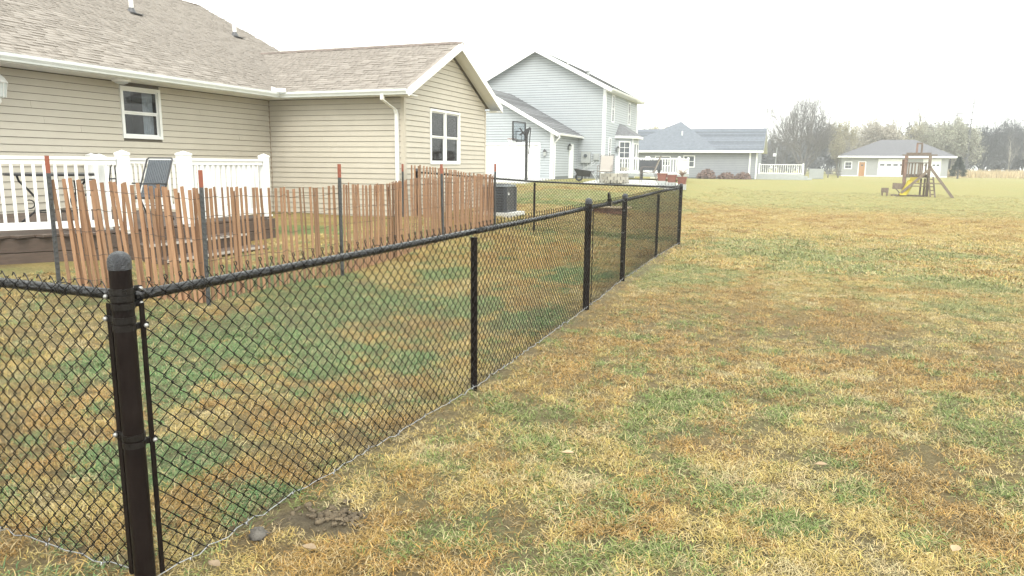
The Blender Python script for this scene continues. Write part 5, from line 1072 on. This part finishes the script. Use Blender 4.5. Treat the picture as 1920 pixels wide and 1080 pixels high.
# taller hip mass over the left part
hx0, hx1, ha, hz_ = -17.6, -6.9, -11.4, zr+.75
m = MB(); m.add([(hx0,RY-.49,RE+.0),(hx1,RY-.49,RE+.0),(ha,yr-.6,hz_),(ha-.4,yr+1,hz_),(hx1,RYB,RE),(hx0,RYB,RE)], [(0,1,2),(1,4,3,2),(4,5,3),(5,0,2,3)]); m.build('roof', M_BROOF, ranch)
m = MB(); m.add([(RX1+.1,RY-.2,RE),(RX1+.1,RYB+.2,RE),(RX1+.1,yr,zr-.12)], [(0,1,2)]); m.build('end_gable', M_BSID, ranch)
strip(prf, ranch, 'fascia', RX0-.4, RX1+.55, RE-.2, RE-.0, .44, .52, M_WWHT); m = MB(); m.box(RX0-.4, RX1+.55, RY-.44, RY-.001, RE-.19, RE-.17); m.build('soffit', M_WWHT, ranch)
strip(prf, ranch, 'corner_board', RX1-.12, RX1+.02, ZR, RE-.2, .003, .04, M_WWHT); strip(prf, ranch, 'downspout', RX1-.75, RX1-.6, ZR, RE-.2, .003, .1, M_WWHT)
simple_window(prf, ranch, -13.15, -11.75, ZR+1.25, ZR+2.1); simple_window(prf, ranch, -10.3, -9.35, ZR+1.15, ZR+2.15, fwid=.1); simple_window(prf, ranch, -17.5, -16.5, ZR+1.15, ZR+2.15, fwid=.1)
MB().lathe((-10.9, 76.6, RE+1.15), [(.06,0),(.06,.85)], 8).build('vent_pipe', M_PIPE, ranch)
rd = thing('deck', (-1.2, 76, ZR), 'low grey deck with white railing at the right end of the slate roofed house', 'deck')
m = MB(); m.box(RX1+.03, 1.0, 75.4, 78.6, ZR-.2, ZR+.5); m.build('platform', M_GMET, rd); far_rail(rd, (RX1+.2, 75.5), (.85, 75.5), ZR+.5, .2); far_rail(rd, (.85, 75.6), (.85, 78.5), ZR+.5, .2)
for k in range(2): m = MB(); m.box(1.001+k*.35, 1.35+k*.35, 75.6, 77.4, ZR-.1, ZR+.32-.17*k); m.build('step', M_GMET, rd)
M_SHRUB = mat('rusty_shrub', (0.12,0.075,0.06), (0.18,0.12,0.095), 12, 0.85)
def shrub(x, y, r, h, mt, label, grp, seed, n=420, name='shrub'):
    rg = random.Random(seed); z0 = g(x, y); t = thing(name, (x, y, z0), label, 'shrub', grp); m = MB(); lf = MB()
    for k in range(26): a = rg.uniform(0, 6.28); e = rg.uniform(.3, 1.2); l = r*rg.uniform(.7, 1.1); m.tube([(x, y, z0-.05), (x+l*.5*math.cos(a)*math.cos(e), y+l*.5*math.sin(a)*math.cos(e), z0+h*.5*math.sin(e)), (x+l*math.cos(a)*math.cos(e), y+l*math.sin(a)*math.cos(e), z0+h*math.sin(e))], [.025,.016,.006], 3)
    m.build('stem', mt, t)
    for k in range(n):
        a = rg.uniform(0, 6.28); e = math.asin(rg.uniform(0, 1)); d = rg.uniform(.45, 1.05); p = Vector((x+r*d*math.cos(a)*math.cos(e), y+r*d*math.sin(a)*math.cos(e), z0+h*d*math.sin(e))); s_ = r*.16
        v1 = Vector((rg.gauss(0,1), rg.gauss(0,1), rg.gauss(0,1))).normalized()*s_; v2 = v1.orthogonal().normalized()*s_*.6; lf.add([p-v1, p+v2, p+v1, p-v2], [(0,1,2,3)])
    o = lf.build('foliage', mt, t); return t
shrub(-7.95, 73.6, .9, .95, M_SHRUB, 'tallest reddish shrub, leftmost of three along the blue grey wall', 'shrubs along the ranch wall', 1)
shrub(-6.05, 73.6, .85, .62, M_SHRUB, 'low reddish shrub in the middle of three along the blue grey wall', 'shrubs along the ranch wall', 2)
shrub(-4.5, 73.6, .78, .68, M_SHRUB, 'low reddish shrub nearest the ranch downspout, rightmost of three', 'shrubs along the ranch wall', 3)
t = thing('bird_feeder_pole', (-1.9, 82, .4), 'thin leaning pole with small box behind the ranch deck', 'pole'); MB().tube([(-1.9,81,.3),(-1.75,81,3.6)], .05, 6).build('pole', M_GMET, t); m = MB(); m.box(-2.1,-1.8,80.9,81.1,2.7,3.0); m.build('feeder', M_WWHT, t)
t = thing('slatted_bin', (2.1, 84, .4), 'grey slatted bin beside the ranch deck railing', 'bin')
for k in range(6): m = MB(); m.box(1.6, 3.0, 84, 84.05, .45+k*.17, .6+k*.17); m.build('slat', M_GMET, t)
m = MB(); m.box(1.6, 3.0, 84.06, 84.9, .4, 1.46); m.build('body', M_GMET, t)
t = thing('picnic_table', (5, 95, .4), 'tiny dark picnic table under the big bare tree', 'table'); M_GRYW = mat('grey_wood', (0.13,0.12,0.11), (0.19,0.18,0.165), 8, 0.8, stretch=(1,1,.4))
for (y0, y1, zz) in ((94.6,95.4,.75),(94.0,94.25,.42),(95.75,96.0,.42)): m = MB(); m.box(3.6, 5.4, y0, y1, .4+zz, .4+zz+.06); m.build('plank', M_GRYW, t)
for xx in (3.9, 5.0): m = MB(); m.bar((xx,94.2,.35),(xx,94.8,1.14),.08,.08); m.bar((xx,95.8,.35),(xx,95.2,1.14),.08,.08); m.build('leg', M_GRYW, t)

# ---------------------------------------------------------------- far grey garage
ZG = 0.33; og = thing('outbuilding', (13, 116, ZG), 'grey garage with orange wooden door and two white doors far right', 'garage')
OX0, OX1, OY, OYB, OE = 6.5, 20.0, 116.5, 126.0, ZG+2.85
po = Plane((0, OY, 0), (1,0,0), (0,-1,0)); gds = [(11.35, 14.75, ZG+.05, ZG+2.45), (17.0, 19.0, ZG+.05, ZG+2.45)]
m = MB(); m.box(OX0, OX1, OY, OYB, ZG-.4, OE); m.build('wall', M_GWAL, og); strip(po, og, 'base_strip', OX0, OX1, ZG-.2, ZG+.2, .002, .04, M_WWHT)
for u in np.arange(OX0+.45, OX1, .45): strip(po, og, 'wall_rib', u-.02, u+.02, ZG+.22, OE-.12, .002, .02, M_GWAL)
strip(po, og, 'fascia', OX0-.6, OX1+.9, OE-.12, OE+.12, .5, .6, M_WWHT); m = MB(); m.box(OX0-.6, OX1+.9, OY-.5, OYB+.5, OE-.11, OE-.05); m.build('soffit', M_WWHT, og)
rx0, rx1, ry_, rz_ = 11.8, 16.2, (OY+OYB)/2, OE+2.55
m = MB(); E = [(OX0-.6,OY-.58,OE+.10),(OX1+.9,OY-.58,OE+.10),(OX1+.9,OYB+.5,OE+.10),(OX0-.6,OYB+.5,OE+.10)]; m.add(E+[(rx0,ry_,rz_),(rx1,ry_,rz_)], [(0,1,5,4),(1,2,5),(2,3,4,5),(3,0,4)]); m.build('roof', M_GARR, og)
for (a, b, c, d) in gds:
    f = MB()
    for q in ((a-.12,a,c,d+.12),(b,b+.12,c,d+.12),(a,b,d,d+.12)): po.box(f, *q, .003, .06)
    f.build('door_trim', M_WWHT, og); mm = MB(); po.box(mm, a, b, c, d, .003, .025); gdr = mm.build('garage_door', M_WWHT, og)
    for k in range(4):
        w_ = (b-a)/4; uu = a+w_*(k+.5); mm = MB(); po.box(mm, uu-w_*.34, uu+w_*.34, c+1.55, c+1.8, .026, .034); mm.build('door_pane', M_WIN, gdr)
        for r_ in range(3): mm = MB(); po.box(mm, uu-w_*.42, uu+w_*.42, c+.1+.48*r_, c+.5+.48*r_, .026, .04); mm.build('door_panel', M_WWHT, gdr)
f = MB()
for q in ((8.65,8.77,ZG+.1,ZG+2.2),(9.57,9.69,ZG+.1,ZG+2.2),(8.77,9.57,ZG+2.1,ZG+2.2)): po.box(f, *q, .003, .06)
f.build('door_trim', M_WWHT, og); dd = strip(po, og, 'wooden_door', 8.78, 9.56, ZG+.1, ZG+2.09, .003, .05, M_WDOOR); strip(po, dd, 'door_pane', 9.02, 9.32, ZG+1.55, ZG+1.75, .051, .06, M_WIN)
simple_window(po, og, 6.95, 7.75, ZG+1.2, ZG+2.05, fwid=.12)

# ---------------------------------------------------------------- wooden playset
ps0 = Vector((6.75, 48.4, 0)); PSC = 0.87; pa = -math.radians(8.7); pzz = g(6.75, 48.4)
play = thing('playset', (7.15, 47.6, pzz), 'weathered wooden playset tower with yellow slide and swing frame', 'playset')
M_PSW = mat('weathered_cedar', (0.12,0.092,0.07), (0.18,0.14,0.108), 6, 0.8, objvar=.2, stretch=(2,2,.5), bump=.3); M_PSR = mat('reddish_cedar', (0.17,0.105,0.082), (0.225,0.145,0.115), 6, 0.8, objvar=.15); M_YEL = mat('yellow_plastic', (0.38,0.31,0.02), (0.31,0.25,0.02), 3, 0.5)
def Q(x, y, z): return xf((ps0.x, ps0.y, pzz), (x*PSC, y*PSC, z*PSC), pa)
def pbar(nm_, a, b, w_, t_, mt=M_PSW, par=None): m = MB(); m.bar(Q(*a), Q(*b), w_, t_, up=(0,-1,0)); return m.build(nm_, mt, par or play)
# local x=0 is the photo's tower centre; 1 m is about 29 photo pixels
for (x, y) in ((-.70,-.55),(.70,-.55),(-.70,.65),(.70,.65)): pbar('post', (x, y, -.05), (x, y, 2.72), .15, .13, M_PSR if x < 0 else M_PSW)
for y in (-.56, .66): pbar('top_beam', (-.95, y, 2.74), (1.1, y, 2.74), .05, .12)
for x in (-.69, .69): pbar('side_beam', (x, -.6, 2.66), (x, .7, 2.66), .05, .10)
for x in (-.13, .15): pbar('roof_upright', (x, .05, 2.7), (x, .05, 3.48), .09, .09, M_PSR if x < 0 else M_PSW)
pbar('ridge_beam', (-.17, .05, 3.5), (.19, .05, 3.5), .09, .07)
for (x0, x1, z0) in ((-.13,-.68,3.3),(.15,.68,3.3)): pass
for y in (-.5, -.25, 0, .25, .5): pbar('floor_plank', (-.66, y, 1.36), (.66, y, 1.36), .2, .04)
pbar('platform_beam', (-.72, -.56, 1.28), (.72, -.56, 1.28), .05, .15); pbar('platform_beam', (-.72, .66, 1.28), (.72, .66, 1.28), .05, .15)
pbar('rail', (-.70, -.57, 2.22), (.70, -.57, 2.22), .05, .14); pbar('rail', (-.70, -.57, 2.5), (.70, -.57, 2.5), .05, .16); pbar('rail', (-.70, .67, 2.22), (.70, .67, 2.22), .05, .12)
for x in (-.48, -.30, -.12, .08, .19, .30, .50): pbar('slat', (x, -.575, 1.36), (x, -.575, 2.18), 0.08, .03, M_PSW)
for y in (-.5, -.2, .1, .4, .6): pbar('roof_slat', (-.72, y, 2.83), (.74, y, 2.83), .10, .05)
for y in (-.35, -.1, .15, .4): pbar('side_slat', (-.72, y, 1.0), (-.72, y, 2.4), .16, .03, M_PSR)
m = MB(); m.bar(Q(-.78,-.4,1.4), Q(-.78,-.4,2.45), .26, .03, up=(0,-1,0)); m.build('side_panel', M_PSR, play)
# slide
m = MB(); vs = []; P = [(-.20,-.62,1.0),(-.26,-.80,.92),(-.42,-1.2,.55),(-.52,-1.45,.30),(-.60,-1.65,.14),(-.64,-1.85,.10)]
for (x, y, z) in P: vs += [Q(x-.22,y,z+.12), Q(x-.20,y,z), Q(x+.20,y,z), Q(x+.22,y,z+.12), Q(x+.18,y,z+.02), Q(x-.18,y,z+.02)]
fs = []
for k in range(5):
    for q in range(6): fs.append((6*k+q, 6*k+(q+1) % 6, 6*k+6+(q+1) % 6, 6*k+6+q))
fs += [tuple(range(6))[::-1], tuple(30+i for i in range(6))]; m.add(vs, fs); m.build('slide', M_YEL, play)
m = MB(); m.hexa([Q(-.42,-.66,.92),Q(.18,-.66,.92),Q(.18,-.60,.92),Q(-.42,-.60,.92),Q(-.34,-.66,1.27),Q(.25,-.66,1.27),Q(.25,-.6,1.27),Q(-.34,-.6,1.27)]); m.build('yellow_panel', M_YEL, play)
# swing A frame, beam, braces
A1 = (.78, -1.0, 1.86)
pbar('swing_leg', A1, (-1.0, -1.6, 0), .13, .12); pbar('swing_leg', (.80, -1.0, 1.86), (2.2, -1.6, -.02), .13, .12); pbar('cross_brace', (-.05, -1.28, .88), (1.5, -1.3, .88), .05, .12); pbar('cross_brace', (-.25, -1.33, .70), (.65, -1.25, .70), .05, .1)
pbar('swing_beam', (.78, -1.05, 1.95), (.74, .7, 1.95), .10, .14)
for x in (.30, .52): pbar('lower_post', (x, -.4, 0), (x, -.4, 1.2), .09, .09, M_PSW)
for x in (.72, .98): pbar('ladder_rail', (x, -.7, 1.3), (x+.22, -1.25, -.02), .07, .09)
for k in range(5): f = (k+.6)/5.4; pbar('rung', (.72+.22*f, -.7-.55*f, 1.3-1.3*f), (.98+.22*f, -.7-.55*f, 1.3-1.3*f), .05, .05)
pbar('ground_beam', (-1.4, -.9, .06), (.6, -.9, .06), .1, .1); pbar('table_top', (-1.35, -.8, .68), (-.75, -.8, .66), .35, .05); pbar('table_brace', (-1.28, -.8, .66), (-.82, -.8, .15), .06, .08)
t = thing('play_bench', Q(-1.85, -.7, 0), 'small plank bench standing left of the wooden playset', 'bench')
def bbar(nm_, a, b, w_, t_): m = MB(); m.bar(Q(*a), Q(*b), w_, t_, up=(0,-1,0)); m.build(nm_, M_PSW, t)
bbar('seat', (-2.0, -.9, .38), (-1.55, -.9, .38), .28, .05); bbar('leg', (-1.92, -.9, -.02), (-1.92, -.9, .35), .07, .2); bbar('leg', (-1.63, -.9, -.02), (-1.63, -.9, .35), .07, .2)
# ---------------------------------------------------------------- trees
M_BARK1 = mat('grey_bark', (0.12,0.115,0.11), (0.18,0.17,0.16), 3, 0.9); M_BARK2 = mat('pale_tan_bark', (0.24,0.215,0.17), (0.32,0.29,0.23), 3, 0.9); M_BARK3 = mat('blue_grey_bark', (0.10,0.105,0.11), (0.15,0.155,0.16), 3, 0.9); M_BARKW = mat('whitish_bark', (0.36,0.34,0.29), (0.27,0.25,0.21), 3, 0.9)
M_LFY = mat('yellow_olive_leaves', (0.25,0.23,0.14), (0.33,0.30,0.19), 4, 0.8, islvar=.3); M_LFB = mat('beige_twigs', (0.26,0.23,0.18), (0.34,0.305,0.24), 4, 0.85, islvar=.3); M_LFG = mat('pale_olive_leaves', (0.22,0.225,0.16), (0.29,0.29,0.21), 4, 0.8, islvar=.3)
def bare_tree(H, W, seed, stems=1, levels=5, tw=0.022, low=0.25, upright=0.5, kids=4, leaves=0, lsize=.14):
    """wood and fine twigs of one bare tree at the origin, H tall and about W wide"""
    rg = random.Random(seed); wood = MB(); TV = []; TF_ = []; LV = []; LF_ = []
    def ribbon(a, b, w_):
        d = (b-a); s_ = d.orthogonal().normalized() if d.length > 1e-6 else Vector((1,0,0)); s_.rotate(Matrix.Rotation(rg.uniform(0, 6.28), 3, d.normalized())); n0 = len(TV)
        TV.extend([a-s_*w_/2, a+s_*w_/2, b]); TF_.append((n0, n0+1, n0+2))
    def grow(p, d, l, r, lv):
        n = 3; pts = [p]; q = p.copy(); dd = d.copy()
        for k in range(n):
            dd = (dd+Vector((rg.gauss(0,.16), rg.gauss(0,.16), rg.gauss(.03,.10)))).normalized(); q = q+dd*l/n; pts.append(q.copy())
        if lv <= 2 or (lv == 3 and levels > 4 and r > .02): wood.tube(pts, [r, r*.86, r*.74, r*.6], 5 if lv == 0 else 3, caps=False)
        else:
            for a, b in zip(pts[:-1], pts[1:]): ribbon(a, b, max(tw*(1.8 if lv == 3 else 1.0), r*1.3)); ribbon(b, a, max(tw, r))
        if leaves and lv >= levels-1:
            for _ in range(leaves):
                c = pts[rg.randrange(1, 4)]+Vector((rg.gauss(0,.25), rg.gauss(0,.25), rg.gauss(0,.25))); v1 = Vector((rg.gauss(0,1), rg.gauss(0,1), rg.gauss(0,1))).normalized()*lsize; v2 = v1.orthogonal().normalized()*lsize*.55; n0 = len(LV); LV.extend([c-v1, c+v2, c+v1, c-v2]); LF_.append((n0, n0+1, n0+2, n0+3))
        if lv >= levels: return
        kk = kids if lv > 0 else kids+2
        for k in range(kk):
            f = rg.uniform(.35 if lv else low+.1, 1.0) if k else 1.0; i = min(2, int(f*3)); c = pts[i]+(pts[i+1]-pts[i])*(f*3-i)
            az = rg.uniform(0, 6.28); tilt = rg.uniform(.35, .95) if k else rg.uniform(0, .3)
            ax = dd.orthogonal().normalized(); ax.rotate(Matrix.Rotation(az, 3, dd)); nd_ = dd.copy(); nd_.rotate(Matrix.Rotation(tilt, 3, ax)); nd_.z += upright*.3; nd_.normalize()
            grow(c, nd_, l*rg.uniform(.55, .82), r*rg.uniform(.42, .62), lv+1)
    for s_ in range(stems):
        a = rg.uniform(0, 6.28); sp_ = rg.uniform(.1, .5) if stems > 1 else rg.uniform(0, .08)
        grow(Vector((0.25*math.cos(a)*(stems > 1), .25*math.sin(a)*(stems > 1), -.2)), Vector((math.cos(a)*sp_, math.sin(a)*sp_, 1)).normalized(), H*.36, H*.022/(1 if stems == 1 else 1.4), 0)
    al = [Vector(v) for v in wood.v]+TV+LV; zt = sorted(v.z for v in al)[int(len(al)*.997)]; xs = sorted(math.hypot(v.x, v.y) for v in al)[int(len(al)*.985)]
    kz = H/zt; kx = (W/2)/xs
    def sc_(v): return (v[0]*kx, v[1]*kx, v[2]*kz)
    return ([sc_(v) for v in wood.v], wood.f), ([sc_(v) for v in TV], TF_), ([sc_(v) for v in LV], LF_)
def tree(x, y, H, W, seed, label, bark, leafm=None, grp=None, name='bare_tree', **kw):
    z0 = g(x, y); t = thing(name, (x, y, z0), label, 'tree', grp); wd, tw, lf = bare_tree(H, W, seed, leaves=(kw.pop('leaves', 0)), **kw)
    for nm_, (V, Fc), mt in (('trunk', wd, bark), ('crown', tw, bark), ('leaves', lf, leafm or bark)):
        if not Fc: continue
        me = bpy.data.meshes.new(nm_); me.from_pydata(V, [], Fc); me.materials.append(mt); o = bpy.data.objects.new(nm_, me); COL.objects.link(o); o.parent = t
    return t
TG = 'bare trees along the far edge of the lawn'
tree(1.3, 114.5, 12.3, 12.6, 1, 'largest dark grey bare tree right of the slate roofed house', M_BARK1, M_BARK1, TG, stems=5, levels=5, kids=4, low=.1, upright=.45, tw=.03)
tree(-1.8, 118, 8.2, 7.0, 2, 'lower grey bare tree peeping over the right end of the ranch roof', M_BARK1, M_LFB, TG, stems=3, levels=5, kids=3, tw=.03)
tree(6.2, 121, 8.6, 6.0, 3, 'yellowish bare tree squeezed between the big grey tree and the grey garage', M_BARK2, M_LFY, TG, stems=4, levels=5, kids=3, tw=.03, leaves=2)
tree(10.2, 139, 10.2, 8.5, 4, 'pale tan bare tree with forked trunk behind the garage roof left end', M_BARKW, M_LFB, TG, stems=3, levels=5, kids=3, tw=.035, leaves=1)
tree(20.3, 146, 14.6, 11.0, 5, 'tallest open crowned bare tree behind the garage and playset', M_BARK1, M_LFB, TG, stems=2, levels=5, kids=3, tw=.04, leaves=0)
tree(25.0, 148, 13.0, 8.0, 6, 'narrower tall bare tree just left of the antenna mast', M_BARK1, M_LFB, TG, stems=2, levels=5, kids=3, tw=.04)
tree(23.0, 133, 8.8, 8.5, 7, 'rounded pale olive tree behind the small evergreen', M_BARK2, M_LFG, TG, stems=4, levels=5, kids=4, tw=.03, leaves=2, lsize=.12)
tree(18.6, 136, 9.4, 8.0, 8, 'rounded yellowish tree directly behind the playset tower', M_BARK2, M_LFY, TG, stems=4, levels=5, kids=3, tw=.03, leaves=2, lsize=.13)
tree(13.8, 141, 9.6, 8.6, 9, 'beige bushy tree above the middle of the garage roof', M_BARK2, M_LFB, TG, stems=4, levels=5, kids=4, tw=.03, leaves=2, lsize=.15)
tree(29.2, 140, 9.2, 7.2, 10, 'blue grey bare tree just right of the antenna mast', M_BARK3, M_BARK3, TG, stems=4, levels=5, kids=4, low=.1, tw=.032)
tree(32.6, 139, 10.0, 7.5, 11, 'blue grey bare tree with one pale trunk near the right edge', M_BARK3, M_BARK3, TG, stems=3, levels=5, kids=4, low=.1, tw=.032)
tree(36.6, 140, 9.0, 7.5, 12, 'grey bare tree cut by the right edge of the picture', M_BARK3, M_BARK3, TG, stems=4, levels=5, kids=4, low=.1, tw=.032)
tree(31.0, 133, 7.0, 2.4, 13, 'single slender pale trunk standing before the blue grey trees', M_BARKW, M_BARKW, TG, stems=1, levels=4, kids=3, tw=.03)
tree(34.4, 134, 6.6, 3.4, 14, 'leaning whitish sapling at the right edge before the blue grey trees', M_BARKW, M_BARKW, TG, stems=3, levels=4, kids=3, tw=.03)
tree(-21.0, 112, 7.6, 7.0, 15, 'thin yellowish bare tree behind the left part of the slate roof', M_BARK2, M_LFY, TG, stems=4, levels=5, kids=3, tw=.03, leaves=1)
tree(-17.0, 118, 7.0, 6.0, 16, 'faint bare tree rising behind the slate roof peak', M_BARK2, M_LFB, TG, stems=3, levels=5, kids=3, tw=.03)
# a belt of brush behind, one far mass
def brush():
    V = []; Fc = []; rg = random.Random(77); protos = [bare_tree(5.5, 5.0, 200+k, stems=5, levels=4, kids=4, low=.05, tw=.05, leaves=1, lsize=.2) for k in range(3)]
    for k in range(46):
        x = -30+k*1.75+rg.uniform(-.6, .6); y = rg.uniform(150, 166)+abs(x)*.05; s_ = rg.uniform(.85, 1.35)*(1.3 if x > 4 else 1); a = rg.uniform(0, 6.28); c, s2 = math.cos(a), math.sin(a); z0 = g(x, y)
        for (vv, ff) in protos[k % 3]:
            n0 = len(V); V.extend([(x+s_*(v[0]*c-v[1]*s2), y+s_*(v[0]*s2+v[1]*c), z0+s_*v[2]) for v in vv]); Fc.extend([tuple(i+n0 for i in f) for f in ff])
    me = bpy.data.meshes.new('far_brush'); me.from_pydata(V, [], Fc); me.materials.append(M_BARK3); o = bpy.data.objects.new('far_brush', me); COL.objects.link(o)
    tag(o, 'belt of bare grey brush behind the far trees', 'brush', None, 'stuff')
brush()
# tall dry field grass at the right
def field_grass():
    rg = np.random.default_rng(5); n = 16000; x = rg.uniform(20.5, 60, n); y = rg.uniform(117, 131, n)+rg.normal(0, 1, n); h = rg.uniform(.6, 1.25, n)*(.8+.4*fbm(x, y, .6, 31)); a = rg.uniform(0, 2*PI, n); z = gz(x, y); w_ = .045
    lx = rg.normal(0, .18, n); ly = rg.normal(0, .18, n); A = np.stack([x-w_*np.cos(a), y-w_*np.sin(a), z], 1); B = np.stack([x+w_*np.cos(a), y+w_*np.sin(a), z], 1); C_ = np.stack([x+lx, y+ly, z+h], 1)
    V = np.stack([A, B, C_], 1).reshape(-1, 3); Fc = np.arange(3*n).reshape(-1, 3)
    o = bpy.data.objects.new('field_grass', np_mesh('field_grass', V, Fc, mat('dry_field_grass', (0.44,0.34,0.19), (0.56,0.46,0.28), 2, 0.8, islvar=.2))); COL.objects.link(o); tag(o, 'strip of tall pale dry grass before the right hand trees', 'grass', None, 'stuff')
field_grass()
# small evergreen
def evergreen(x, y, H, W):
    z0 = g(x, y); t = thing('evergreen_tree', (x, y, z0), 'small dark green conical evergreen right of the playset', 'tree'); rg = random.Random(3); m = MB()
    MB().tube([(x,y,z0-.1),(x,y,z0+H*.9)], [.13,.03], 6).build('trunk', M_BARK1, t); V = []; Fc = []
    for k in range(5200):
        f = rg.random()**.85; zz = .28+f*(H-.28); prof = (W/2)*min(1, (1-f)*1.25+.03)*(1 if f > .08 else .8)*(1+.16*math.sin(9*f*PI)); a = rg.uniform(0, 6.28); r_ = prof*math.sqrt(rg.uniform(.35, 1))*rg.uniform(.8, 1.1)
        c = Vector((x+r_*math.cos(a), y+r_*math.sin(a), z0+zz)); d = Vector((math.cos(a), math.sin(a), rg.uniform(-.1,.7))).normalized()*rg.uniform(.12,.24); s_ = d.orthogonal().normalized(); s_.rotate(Matrix.Rotation(rg.uniform(0,6.28), 3, d.normalized())); s_ *= .03; n0 = len(V); V += [c-s_, c+s_, c+d]; Fc.append((n0, n0+1, n0+2))
    me = np_mesh('crown', [(v.x-x, v.y-y, v.z-z0) for v in V], Fc, mat('dark_conifer', (0.025,0.04,0.025), (0.05,0.07,0.04), 5, 0.8, islvar=.35)); o = bpy.data.objects.new('crown', me); COL.objects.link(o); o.parent = t
evergreen(18.9, 103.5, 2.6, 1.75)
# antenna mast
am = thing('antenna_mast', (27.0, 140, .3), 'tall lattice antenna mast with crossarms rising above the trees', 'antenna'); tx, ty = 24.9, 131.0
tops = [Vector((tx+.16*math.cos(a), ty+.16*math.sin(a), 0)) for a in (0.3, 2.4, 4.5)]
m = MB()
for p in tops: m.tube([(p.x, p.y, .2), (p.x, p.y, 7.6)], .035, 4)
for k in range(24):
    z = .4+k*.3
    for i in range(3): a, b = tops[i], tops[(i+1) % 3]; m.tube([(a.x,a.y,z),(b.x,b.y,z+.3)], .02, 3)
M_ANT = mat('weathered_antenna', (0.10,0.105,0.11), (0.15,0.155,0.16), 5, 0.6); m.build('lattice', M_ANT, am); MB().tube([(tx,ty,7.2),(tx+.15,ty,12.6)], .075, 5).build('mast', M_ANT, am)
for (z, l, tl) in ((10.2, 2.2, .25), (11.5, 1.2, .08), (9.1, .7, .1)):
    c = Vector((tx+.09, ty, z)); MB().tube([c+Vector((-l,0,-tl)), c+Vector((l,0,tl))], .07, 5).build('crossarm', M_ANT, am); m = MB()
    for q in np.linspace(-l, l, 7): m.tube([c+Vector((q,-.35,tl*q/l)), c+Vector((q,.35,tl*q/l))], .02, 3); m.tube([c+Vector((q,0,tl*q/l)), c+Vector((q,0,tl*q/l+.18))], .025, 3)
    m.build('element', M_ANT, am)
# ---------------------------------------------------------------- misty air
m = MB(); m.box(-600, 600, -160, 660, -2.5, 17); hz_o = m.build('haze', None); hm = bpy.data.materials.new('mist'); hm.use_nodes = True; t = hm.node_tree; t.nodes.clear()
o = t.nodes.new('ShaderNodeOutputMaterial'); pv = t.nodes.new('ShaderNodeVolumePrincipled'); pv.inputs['Color'].default_value = (0.97,0.99,1.0,1); pv.inputs['Density'].default_value = HAZE; pv.inputs['Anisotropy'].default_value = 0.0
t.links.new(pv.outputs[0], o.inputs['Volume']); hz_o.data.materials.append(hm); tag(hz_o, 'thin grey mist over the whole lawn', 'mist', None, 'stuff')
